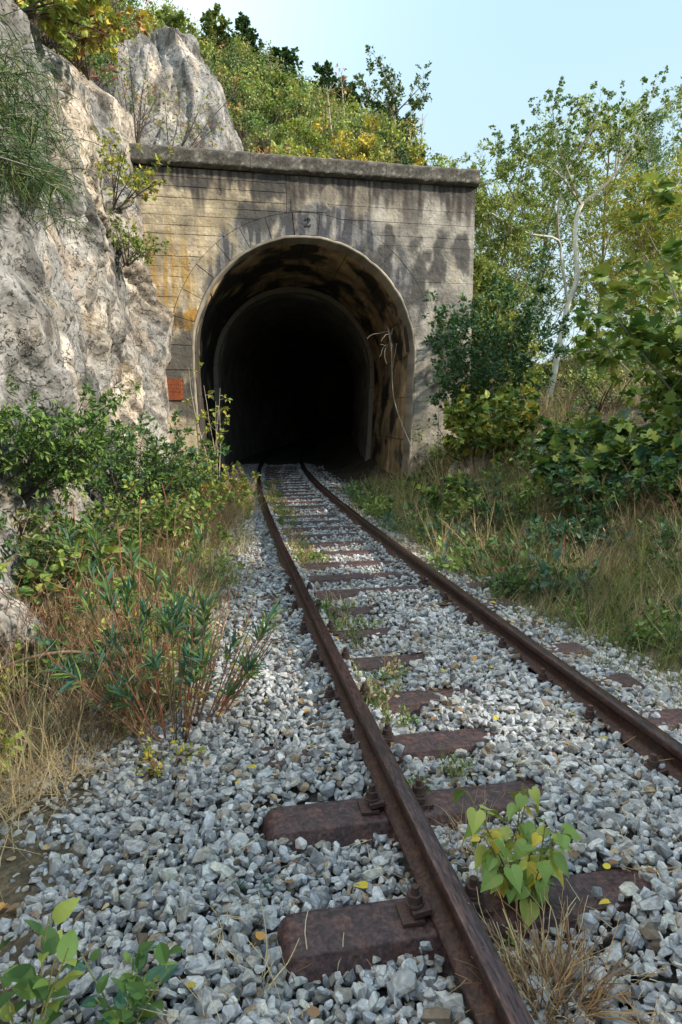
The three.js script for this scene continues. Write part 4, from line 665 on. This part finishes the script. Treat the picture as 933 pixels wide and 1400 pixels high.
cliffy('light green shrub on the cliff just below the cornice end', [-1.2, 3.5, -10.2], 552, { h: 0.6, dir: V(0.6, 0, 0.1), leaf: { n: 6, len: 0.055, wid: 0.034, shape: 'ovate', cols: [C.lime, C.fresh, C.olive] } });
cliffy('yellow-leaved vine hanging over the cliff top at the upper left', [-1.65, 4.75, -6.6], 553, { h: 0.9, stems: 11, dir: V(0.8, 0.1, -0.3), rise: -0.6, leaf: { n: 6, len: 0.065, wid: 0.058, shape: 'heart', cols: [C.lime, C.yel, C.fresh, C.lime] } });
cliffy('yellow and red vine trailing over the cliff top nearer the outcrop', [-1.6, 5.35, -8.2], 554, { h: 1.1, stems: 11, dir: V(0.8, 0.1, -0.4), rise: -0.5, leaf: { n: 6, len: 0.065, wid: 0.058, shape: 'heart', cols: [C.lime, C.yel, C.org, C.fresh, C.red] } });
cliffy('yellow-green bush leaning out over the cliff at the top left corner', [-1.5, 4.3, -5.4], 555, { h: 0.7, stems: 9, dir: V(0.4, 0.6, -0.2), leaf: { n: 7, len: 0.05, wid: 0.03, shape: 'ovate', cols: [C.lime, C.yel, C.mid] } });
for (const [y, z, s, l, c] of [[2.3, -7.6, 556, 'tuft of dry brown grass low on the sunlit cliff', 0], [4.1, -7.4, 557, 'tuft of dry brown grass high on the sunlit cliff', 0], [1.9, -9.5, 558, 'tuft of dry grass in the cliff crack beside the portal', 0], [3.2, -8.4, 559, 'grey-green tuft in the middle of the sunlit cliff', 1], [2.2, -5.6, 560, 'grey twiggy tuft below the drooping broom', 1]])
  plant('cliff_tuft', l, 'grass tuft', [cliffPoint(z, y)[0], y, z], s, (wb, lb) => { for (let i = 0; i < 130; i++) { const q = curve(V(rr(-0.05, 0.1), rr(-0.12, 0.12), rr(-0.14, 0.14)), V(1, rr(-0.3, 0.9), rr(-0.9, 0.9)), rr(0.1, 0.26), 3, -0.9, 0.1), cc = jit(pick(c ? [C.olive, C.dry, [0.3, 0.3, 0.27]] : [C.dry, C.brown, C.straw])), w = rdir().multiplyScalar(0.002); for (let k = 0; k < 3; k++) lb.tri(q[k].clone().add(w), q[k].clone().sub(w), q[k + 1], cc); } }, { mat: M.dry });
for (const [x, y, z, s, l, d] of [[-0.62, 5.75, -12.75, 571, 'dark bare-twigged shrub rising over the left end of the cornice', V(0.5, 0, 0.1)], [-1.2, 5.9, -12.6, 572, 'thin dark-stemmed shrub between the cliff and the cornice end', V(0, 0.4, 0.1)]])
  shrub('bare_shrub', l, [x, y, z], s, { stems: 7, h: 1.5, open: 0.5, dir: d, limbs: 6, limbLen: 0.6, subs: 3, twigs: 1, bark: BARK.dark, r0: 0.014, leaf: { n: 2, len: 0.06, wid: 0.04, shape: 'diamond', cols: [C.lime, C.fresh, C.org] } });
// dead vine hanging in the arch
plant('dead_vine', 'pale dead vine hanging down inside the right-hand reveal', 'vine', [3.35, 0, -12.1], 581, (wb) => {
  tube(wb, new THREE.CatmullRomCurve3([V(0.62, 0.0, 0.12), V(0.3, 0.75, 0), V(0.02, 1.6, -0.2), V(-0.02, 2.5, -0.3), V(-0.08, 2.95, -0.35)]).getPoints(20), 0.007, 0.005, 5, [0.4, 0.37, 0.33]);
  for (let i = 0; i < 9; i++) tube(wb, curve(V(rr(-0.1, 0.1), rr(2.5, 3.0), -0.32), V(rr(-1, 0.2), rr(-0.8, 0.3), 0.3), rr(0.15, 0.6), 6, -0.9, 0.35), 0.004, 0.002, 4, [0.36, 0.32, 0.27]);
});

// ---------------------------------------------------------------- grass
function tuftGeo(seed, n, h, lean, w, curlK) {
  R = rngOf(seed); const gb = new GB();
  for (let i = 0; i < n; i++) {
    const az = rr(0, 6.28), d = V(Math.cos(az) * lean * R() * 1.6, 1, Math.sin(az) * lean * R() * 1.6), q = curve(V(rr(-0.05, 0.05), 0, rr(-0.05, 0.05)), d, h * rr(0.5, 1.15), 4, -curlK * R(), 0.1), s = rdir().setY(0).normalize(), v = rr(0.7, 1.2), c = [v, v, v];
    for (let k = 0; k < 4; k++) { const a = q[k], b = q[k + 1], w0 = w * (1 - k / 4.2), w1 = w * (1 - (k + 1) / 4.2); const a0 = a.clone().addScaledVector(s, w0), a1 = a.clone().addScaledVector(s, -w0), b0 = b.clone().addScaledVector(s, w1), b1 = b.clone().addScaledVector(s, -w1); gb.tri(a0, a1, b1, c); if (k < 3) gb.tri(a0, b1, b0, c); }
  }
  return gb.geo();
}
function scatter(name, label, category, geo, mat, seed, tries, at) {
  R = rngOf(seed); const l = []; for (let i = 0; i < tries; i++) { const o = at(); if (o) l.push(o); }
  const im = new THREE.InstancedMesh(geo, mat, l.length), m = new THREE.Matrix4(), q = new THREE.Quaternion(), e = new THREE.Euler();
  l.forEach((o, i) => { q.setFromEuler(e.set(rr(-0.25, 0.25), rr(0, 6.28), rr(-0.25, 0.25))); m.compose(V(o.x, o.y, o.z), q, V(o.s, o.s * rr(0.8, 1.2), o.s)); im.setMatrixAt(i, m); im.setColorAt(i, new THREE.Color().setRGB(...jit(o.c, 0.25))); });
  return stuff(im, name, label, category);
}
const leftGrass = cols => () => { const z = -1.9 - 10.2 * Math.pow(R(), 0.8), e = vergeL(z), x = e + 0.22 - 1.5 * Math.pow(R(), 1.3); if (x < cliffBase(z) - 0.1) return null; if (x > e && R() < 0.5) return null; if (z > -4 && R() < 0.6) return null; return { x, y: -0.1 + (x < e ? 0.02 : 0), z, s: rr(0.55, 1.2), c: pick(cols) }; };
const rightGrass = cols => () => { const z = -1.6 - 10.5 * R(), e = vergeR(z), x = e - 0.12 + 3.0 * Math.pow(R(), 1.4); if (x < e && R() < 0.4) return null; return { x, y: ground(x, z) - 0.02, z, s: rr(0.6, 1.3) * (x < e + 0.3 ? 0.7 : 1), c: pick(cols) }; };
scatter('dry_grass', 'dry straw-coloured grass along the foot of the left cliff', 'grass', tuftGeo(601, 22, 0.34, 0.5, 0.0022, 1.4), M.dry, 602, 1500, leftGrass([C.dry, C.straw, C.dry, C.olive]));
scatter('green_grass', 'green grass blades among the dry grass on the left verge', 'grass', tuftGeo(603, 16, 0.3, 0.5, 0.0026, 1.2), M.leaf, 604, 450, leftGrass([C.mid, C.fresh, C.olive]));
scatter('dry_grass', 'dry golden grass along the outer side of the right rail', 'grass', tuftGeo(605, 24, 0.36, 0.55, 0.0024, 1.5), M.dry, 606, 1700, rightGrass([C.dry, C.straw, C.olive, C.olive, C.olive]));
scatter('green_grass', 'green grass and weeds in the right-hand verge', 'grass', tuftGeo(607, 16, 0.3, 0.6, 0.003, 1.2), M.leaf, 608, 800, rightGrass([C.mid, C.dark, C.olive, C.fresh]));
const weedGeo = (seed, n, h, len) => { R = rngOf(seed); const gb = new GB(); for (let i = 0; i < n; i++) { const tp = curve(V(rr(-0.05, 0.05), -0.02, rr(-0.05, 0.05)), V(rr(-0.8, 0.8), 1, rr(-0.8, 0.8)), h * rr(0.5, 1.1), 5, 0, 0.15); sprout(gb, tp, { n: 13, from: 0.15, len, wid: len * 0.55, shape: 'ovate', cols: [[1, 1, 1]] }); tube(gb, tp, 0.003, 0.0015, 3, [1.3, 0.7, 0.6]); } return gb.geo(); };
const stalkGeo = (seed, n, h) => { R = rngOf(seed); const gb = new GB(); for (let i = 0; i < n; i++) { const tp = curve(V(rr(-0.08, 0.08), -0.02, rr(-0.08, 0.08)), V(rr(-0.5, 0.5), 1, rr(-0.5, 0.5)), h * rr(0.4, 1.1), 6, 0, 0.1); tube(gb, tp, 0.003, 0.0012, 3, [1, 1, 1]); for (let k = 0; k < 4; k++) { const b = along(tp, rr(0.3, 0.95)); tube(gb, curve(b.p, b.d.clone().add(rdir()), h * rr(0.1, 0.25), 3, 0.3, 0.1), 0.0016, 0.0008, 3, [0.9, 0.9, 0.9]); } } return gb.geo(); };
scatter('leafy_weeds', 'leafy dark green weeds growing through the grass right of the track', 'weeds', weedGeo(621, 9, 0.34, 0.06), M.leaf, 622, 560, () => { const z = -2.6 - 9.6 * R(), x = vergeR(z) + 0.15 + 3.2 * R(); if (n2(x * 0.9, z * 0.9) < -0.1) return null; return { x, y: ground(x, z), z, s: rr(0.5, 1.3), c: pick([C.mid, C.blue, C.fresh, C.mid, C.dark]) }; });
scatter('leafy_weeds', 'leafy weeds growing through the grass left of the track', 'weeds', weedGeo(623, 9, 0.32, 0.05), M.leaf, 624, 300, () => { const z = -2.3 - 9 * R(), x = vergeL(z) + 0.1 - 1.1 * R(); if (x < cliffBase(z) || n2(x * 1.2, z * 1.2) < -0.15) return null; return { x, y: -0.1, z, s: rr(0.5, 1.2), c: pick([C.mid, C.lime, C.fresh, C.olive, C.lime]) }; });
scatter('dry_stalks', 'brown dry stalks standing in the left verge', 'dry stalks', stalkGeo(625, 12, 0.55), M.dry, 626, 260, () => { const z = -2.2 - 8.5 * R(), x = vergeL(z) + 0.1 - 1.0 * R(); if (x < cliffBase(z)) return null; return { x, y: -0.1, z, s: rr(0.5, 1.2), c: pick([C.brown, C.dry, [0.34, 0.2, 0.13], C.brown]) }; });
scatter('dry_stalks', 'brown dry stalks standing in the right verge', 'dry stalks', stalkGeo(627, 12, 0.6), M.dry, 628, 240, () => { const z = -2.4 - 9.6 * R(), x = vergeR(z) + 0.3 + 2.8 * R(); return { x, y: ground(x, z), z, s: rr(0.5, 1.2), c: pick([C.brown, C.dry, C.olive, [0.24, 0.16, 0.11]]) }; });
scatter('flattened_straw', 'flattened dry straw lying over the stones at the lower left', 'straw', tuftGeo(609, 16, 0.36, 2.2, 0.002, 1.6), M.dry, 610, 150, () => { const z = rr(-3.4, -1.95), x = vergeL(z) + 0.3 - 0.9 * R(); return { x, y: -0.07, z, s: rr(0.6, 1.2), c: pick([C.straw, C.dry, C.dry]) }; });
scatter('bank_grass', 'dry grass covering the slope under the willows', 'grass', tuftGeo(611, 18, 0.4, 0.6, 0.004, 1.2), M.dry, 612, 1500, () => { const z = rr(-22, -9), x = 4 + 9 * R(); if (z < -12 && x < 5.3) return null; return { x, y: ground(x, z) - 0.02, z, s: rr(0.7, 1.3), c: pick([C.dry, C.olive, C.straw]) }; });
scatter('rail_weeds', 'small green and dry weeds along the inner side of the left rail', 'weeds', (() => { R = rngOf(613); const gb = new GB(); for (let i = 0; i < 7; i++) { const tp = curve(V(rr(-0.03, 0.03), 0, rr(-0.03, 0.03)), V(rr(-1, 1), 1, rr(-1, 1)), rr(0.06, 0.15), 4, 0, 0.2); sprout(gb, tp, { n: 9, from: 0.1, len: 0.026, wid: 0.016, shape: 'diamond', cols: [[1, 1, 1]] }); tube(gb, tp, 0.0015, 0.001, 3, [0.9, 0.7, 0.5]); } return gb.geo(); })(), M.leaf, 614, 330, () => { const z = -2 - 11 * R(), u = 0.05 + 0.28 * Math.pow(R(), 1.8); if (n2(z * 1.1, 4) < -0.25) return null; const x = tx(z) + 0.04 + u; return { x, y: -0.035, z, s: rr(0.4, 1.1), c: pick([C.mid, C.fresh, C.olive, C.dry, C.olive]) }; });
scatter('rail_straw', 'dry straw tufts beside the left rail', 'straw', tuftGeo(615, 16, 0.14, 1.2, 0.0016, 1.6), M.dry, 616, 210, () => { const z = -1.1 - 11 * R(), x = tx(z) + 0.07 + 0.2 * R(); if (n2(z * 0.9, 7) < -0.1) return null; return { x, y: -0.035, z, s: rr(0.6, 1.4), c: pick([C.dry, C.straw, C.brown]) }; });
scatter('leaf_litter', 'brown and yellow fallen leaves scattered on the stones', 'leaf litter', (() => { R = rngOf(617); const gb = new GB(); leaf(gb, V(-0.5, 0, 0), V(1, 0.1, 0), UP, 1, 0.6, [1, 1, 1], 'ovate', 0.3, 0.25); return gb.geo(); })(), M.dry, 618, 420, () => { const z = -0.9 - 6 * R(), x = rr(-1.0, 2.1); const u = Math.abs(x - tx(z)); if (u < 0.07 || Math.abs(u - 1.06) < 0.07) return null; return { x, y: bed(x, z) + 0.012 + (x < 0.13 ? 0.01 : 0), z, s: rr(0.02, 0.05), c: pick([C.brown, C.org, C.dry, C.brown, C.brown, C.dry, C.yel]) }; });

scatter('leaf_litter', 'brown leaf litter along the inner side of the left rail', 'leaf litter', (() => { R = rngOf(629); const gb = new GB(); leaf(gb, V(-0.5, 0, 0), V(1, 0.15, 0), UP, 1, 0.5, [1, 1, 1], 'ovate', 0.4, 0.35); return gb.geo(); })(), M.dry, 630, 900, () => { const z = -0.95 - 7 * Math.pow(R(), 1.4), u = 0.05 + 0.3 * Math.pow(R(), 1.6), x = tx(z) + u; return { x, y: bed(x, z) + 0.004 + 0.012 * R(), z, s: rr(0.012, 0.032), c: pick([C.brown, C.dry, C.brown, [0.16, 0.1, 0.06], [0.3, 0.22, 0.14]]) }; });
scatter('twig_litter', 'dry twigs and straws lying on the stones', 'twigs', (() => { R = rngOf(631); const gb = new GB(); for (let i = 0; i < 3; i++) tube(gb, curve(V(rr(-0.04, 0.04), rr(-0.004, 0.006), rr(-0.04, 0.04)), rdir().setY(0.03), rr(0.05, 0.14), 4, 0, 0.15), 0.0013, 0.0008, 3, [1, 1, 1]); return gb.geo(); })(), M.dry, 632, 520, () => { const z = -0.95 - 5 * R(), x = rr(-1.1, 2.2), u = Math.abs(x - tx(z)); if (u < 0.1 || Math.abs(u - 1.06) < 0.1) return null; return { x, y: bed(x, z) + 0.018, z, s: rr(0.5, 1.2), c: pick([C.straw, C.dry, C.brown, C.brown]) }; });

// ---------------------------------------------------------------- foreground plants, leaf by leaf
SH.heartfine = [[-0.1, 0.14], [-0.09, 0.3], [0.02, 0.45], [0.2, 0.52], [0.4, 0.45], [0.6, 0.31], [0.8, 0.14]];
SH.ovatefine = [[0.04, 0.16], [0.15, 0.36], [0.32, 0.48], [0.52, 0.47], [0.72, 0.35], [0.88, 0.18]];
const leafGeo = {}; for (const [k, s, f, cu] of [['h0', 'heartfine', 0.3, 0.25], ['h1', 'heartfine', 0.15, 0.5], ['h2', 'heartfine', -0.1, 0.2], ['o0', 'ovatefine', 0.3, 0.15], ['o1', 'ovatefine', 0.15, 0.3], ['o2', 'ovatefine', 0.45, 0.1]]) { const gb = new GB(); leaf(gb, V(0, 0, 0), V(0, 0, 1), UP, 1, 1, [1, 1, 1], s, f, cu); leafGeo[k] = gb.geo(); }
const leafMat = [C.fresh, C.mid, C.lime, C.fresh, C.yel, C.blue].map(c => new THREE.MeshPhysicalMaterial({ color: new THREE.Color().setRGB(...c), roughness: 0.5, transmission: 0.35, thickness: 0, side: THREE.DoubleSide, specularIntensity: 0.6 }));
function setLeaf(parent, key, m, p, d, n, len, wid) { const o = part(leafGeo[key], m, 'leaf', parent), s = n.clone().cross(d).normalize(), u = d.clone().cross(s).normalize(); o.matrixAutoUpdate = true; o.quaternion.setFromRotationMatrix(new THREE.Matrix4().makeBasis(s, u, d.clone().normalize())); o.position.copy(p); o.scale.set(wid, len, len); }
function sapling(name, label, pos, seed, o) {
  plant(name, label, 'seedling', pos, seed, (wb, lb, g) => {
    for (let i = 0; i < o.stems; i++) {
      const az = i * 2.4 + rr(0, 0.6), tp = curve(V(rr(-0.02, 0.02), -0.03, rr(-0.02, 0.02)), V(Math.cos(az) * o.open, 1, Math.sin(az) * o.open).add(o.dir ?? V(0, 0, 0)), o.h * rr(0.55, 1.1), 7, 0.1, 0.1); tube(wb, tp, 0.0032, 0.0015, 5, o.bark);
      for (let k = 0; k < o.n; k++) {
        const { p, d } = along(tp, lerp(o.from, 1, (k + R() * 0.6) / o.n)), a2 = k * 2.4 + i, out = V(Math.cos(a2), 0.25, Math.sin(a2)).addScaledVector(d, 0.3).normalize(), e = p.clone().addScaledVector(out, o.stalk * rr(0.6, 1.3)); tube(wb, [p, p.clone().lerp(e, 0.6).add(V(0, 0.004, 0)), e], 0.0012, 0.0009, 4, o.bark);
        const D = out.clone().setY(rr((o.hang ?? 0) - 0.7, o.hang ?? 0)).normalize(), N = UP.clone().addScaledVector(out, 0.6).add(rdir().multiplyScalar(0.5)).normalize(), L = o.len * rr(0.45, 1.25);
        setLeaf(g, o.kind + Math.floor(R() * 3), leafMat[o.mats[Math.floor(R() * o.mats.length)]], e, D, N, L, L * o.ratio);
      }
    }
  });
}
sapling('heart_leaved_seedling', 'heart-leaved green seedling growing between the rails', [0.79, -0.04, -1.53], 701, { stems: 13, h: 0.37, open: 0.38, n: 9, from: 0.34, stalk: 0.028, len: 0.054, ratio: 0.82, kind: 'h', mats: [0, 0, 3, 2, 2, 2, 4, 0], bark: [0.2, 0.2, 0.06], hang: -0.1 });
sapling('oval_leaved_seedling', 'oval-leaved green seedling in the bottom left corner', [-0.44, -0.06, -1.36], 702, { stems: 5, h: 0.36, open: 0.32, n: 8, from: 0.25, stalk: 0.015, len: 0.062, ratio: 0.6, kind: 'o', mats: [1, 0, 1, 2], bark: [0.25, 0.25, 0.08], hang: 0.9 });
sapling('oval_leaved_seedling', 'bushier oval-leaved seedling right of the bottom left corner one', [-0.24, -0.06, -1.36], 703, { stems: 9, h: 0.24, open: 0.5, n: 8, from: 0.25, stalk: 0.012, len: 0.047, ratio: 0.62, kind: 'o', mats: [1, 1, 0, 5], bark: [0.2, 0.22, 0.07], hang: 0.8 });
sapling('oval_leaved_seedling', 'small green weed at the foot of the dry clump by the rail', [0.68, -0.04, -1.36], 704, { stems: 5, h: 0.09, open: 0.8, n: 6, from: 0.2, stalk: 0.006, len: 0.022, ratio: 0.7, kind: 'o', mats: [0, 1, 0], bark: [0.2, 0.22, 0.07], hang: 0.6 });
const dryClump = (label, pos, seed, n, h, open, cols) => plant('dry_plant', label, 'dry plant', pos, seed, (wb) => { for (let i = 0; i < n; i++) { const az = rr(0, 6.28), o = open * Math.sqrt(R()), tp = curve(V(Math.cos(az) * o * 0.09, -0.02, Math.sin(az) * o * 0.09), V(Math.cos(az) * o * 0.8 + rr(-0.5, 0.5), 1, Math.sin(az) * o * 0.8 + rr(-0.5, 0.5)), h * rr(0.3, 1.1), 6, -0.3, 0.26), c = jit(pick(cols)); tube(wb, tp, rr(0.0012, 0.0026), 0.0008, 4, c); if (R() < 0.5) { const b = along(tp, rr(0.4, 0.9)); tube(wb, curve(b.p, b.d.clone().add(rdir()), h * rr(0.15, 0.35), 3, 0.2, 0.15), 0.0013, 0.0007, 3, c); } } });
dryClump('brown dry twiggy clump beside the rail at the lower right', [0.74, -0.03, -1.24], 711, 230, 0.22, 1.0, [C.brown, [0.2, 0.12, 0.06], [0.4, 0.24, 0.1], C.brown, C.dry]);
dryClump('sparse dry twigs on the stones in front of the nearest sleeper end', [0.02, -0.06, -1.36], 712, 26, 0.24, 0.9, [C.straw, C.dry]);
dryClump('thin dry stalk with seed heads over the nearest sleeper', [0.2, -0.04, -1.38], 713, 6, 0.2, 0.9, [C.straw, C.dry]);
dryClump('small dry nest-like tuft on the stones right of the seedling', [1.27, 0.02, -1.72], 714, 40, 0.07, 2.0, [C.dry, C.straw]);
shrub('small_weed', 'grey-green feathery weed on the stones left of the sleepers', [0.0, -0.05, -1.82], 715, { cat: 'weed', stems: 14, h: 0.13, open: 1.0, limbs: 4, limbLen: 0.06, subs: 1, twigs: 1, r0: 0.002, bark: [0.2, 0.22, 0.15], leaf: { n: 9, len: 0.022, wid: 0.006, shape: 'lance', stalk: 0.002, cols: [[0.1, 0.16, 0.12], C.blue] } });
for (const [x, z, s, l] of [[0.69, -2.2, 721, 'small green weed against the left rail behind the seedling'], [0.8, -5.9, 722, 'rounded green weed beside the left rail farther up the track'], [2.2, -7.6, 723, 'green leafy weed at the edge of the right rail'], [0.7, -10.2, 724, 'yellow-green weed between the rails just before the tunnel']])
  shrub('small_weed', l, [x, -0.04, z], s, { cat: 'weed', stems: 8, h: s === 721 ? 0.1 : 0.2, open: 0.8, limbs: 4, limbLen: s === 721 ? 0.05 : 0.13, subs: 2, twigs: 1, r0: 0.002, leaf: { n: 6, len: s === 721 ? 0.022 : 0.036, wid: s === 721 ? 0.014 : 0.024, shape: 'ovate', stalk: 0.003, cols: [C.fresh, C.mid, C.lime] } });
plant('arching_twig', 'bare reddish twig arching out over the straw at the left edge', 'twig', [-1.15, 0.0, -3.2], 731, (wb) => { tube(wb, new THREE.CatmullRomCurve3([V(-0.1, -0.06, 0), V(0.1, 0.12, 0), V(0.35, 0.2, 0.02), V(0.55, 0.19, 0.03), V(0.72, 0.1, 0.05)]).getPoints(16), 0.009, 0.005, 6, [0.3, 0.19, 0.13]); });
// limestone block by the right rail
{ const g = boulder(0, 0, 0, 0.13, 0.07, 0.1, 8, 0.25, 4, 80); const p = g.attributes.position; tag(top(new THREE.Mesh(g, M.rock), 'limestone_block'), 'white limestone block in the grass beside the right rail', 'rock').position.set(2.16, -0.03, -4.75); }
{ const g = boulder(0, 0, 0, 0.5, 0.5, 0.4, 14, 0.4, 1.5, 84); tag(top(new THREE.Mesh(g, M.rock), 'boulder'), 'grey boulder half hidden under the heart-leaved shrub', 'rock').position.set(4.2, 0.15, -9.9); }

{ let n = 0; scene.traverse(o => { if (o.isMesh) { o.castShadow = true; o.receiveShadow = true; if (!o.isInstancedMesh) n += (o.geometry.index ? o.geometry.index.count : o.geometry.attributes.position.count) / 3; } }); console.log('triangles', Math.round(n)); }
renderer.render(scene, camera);
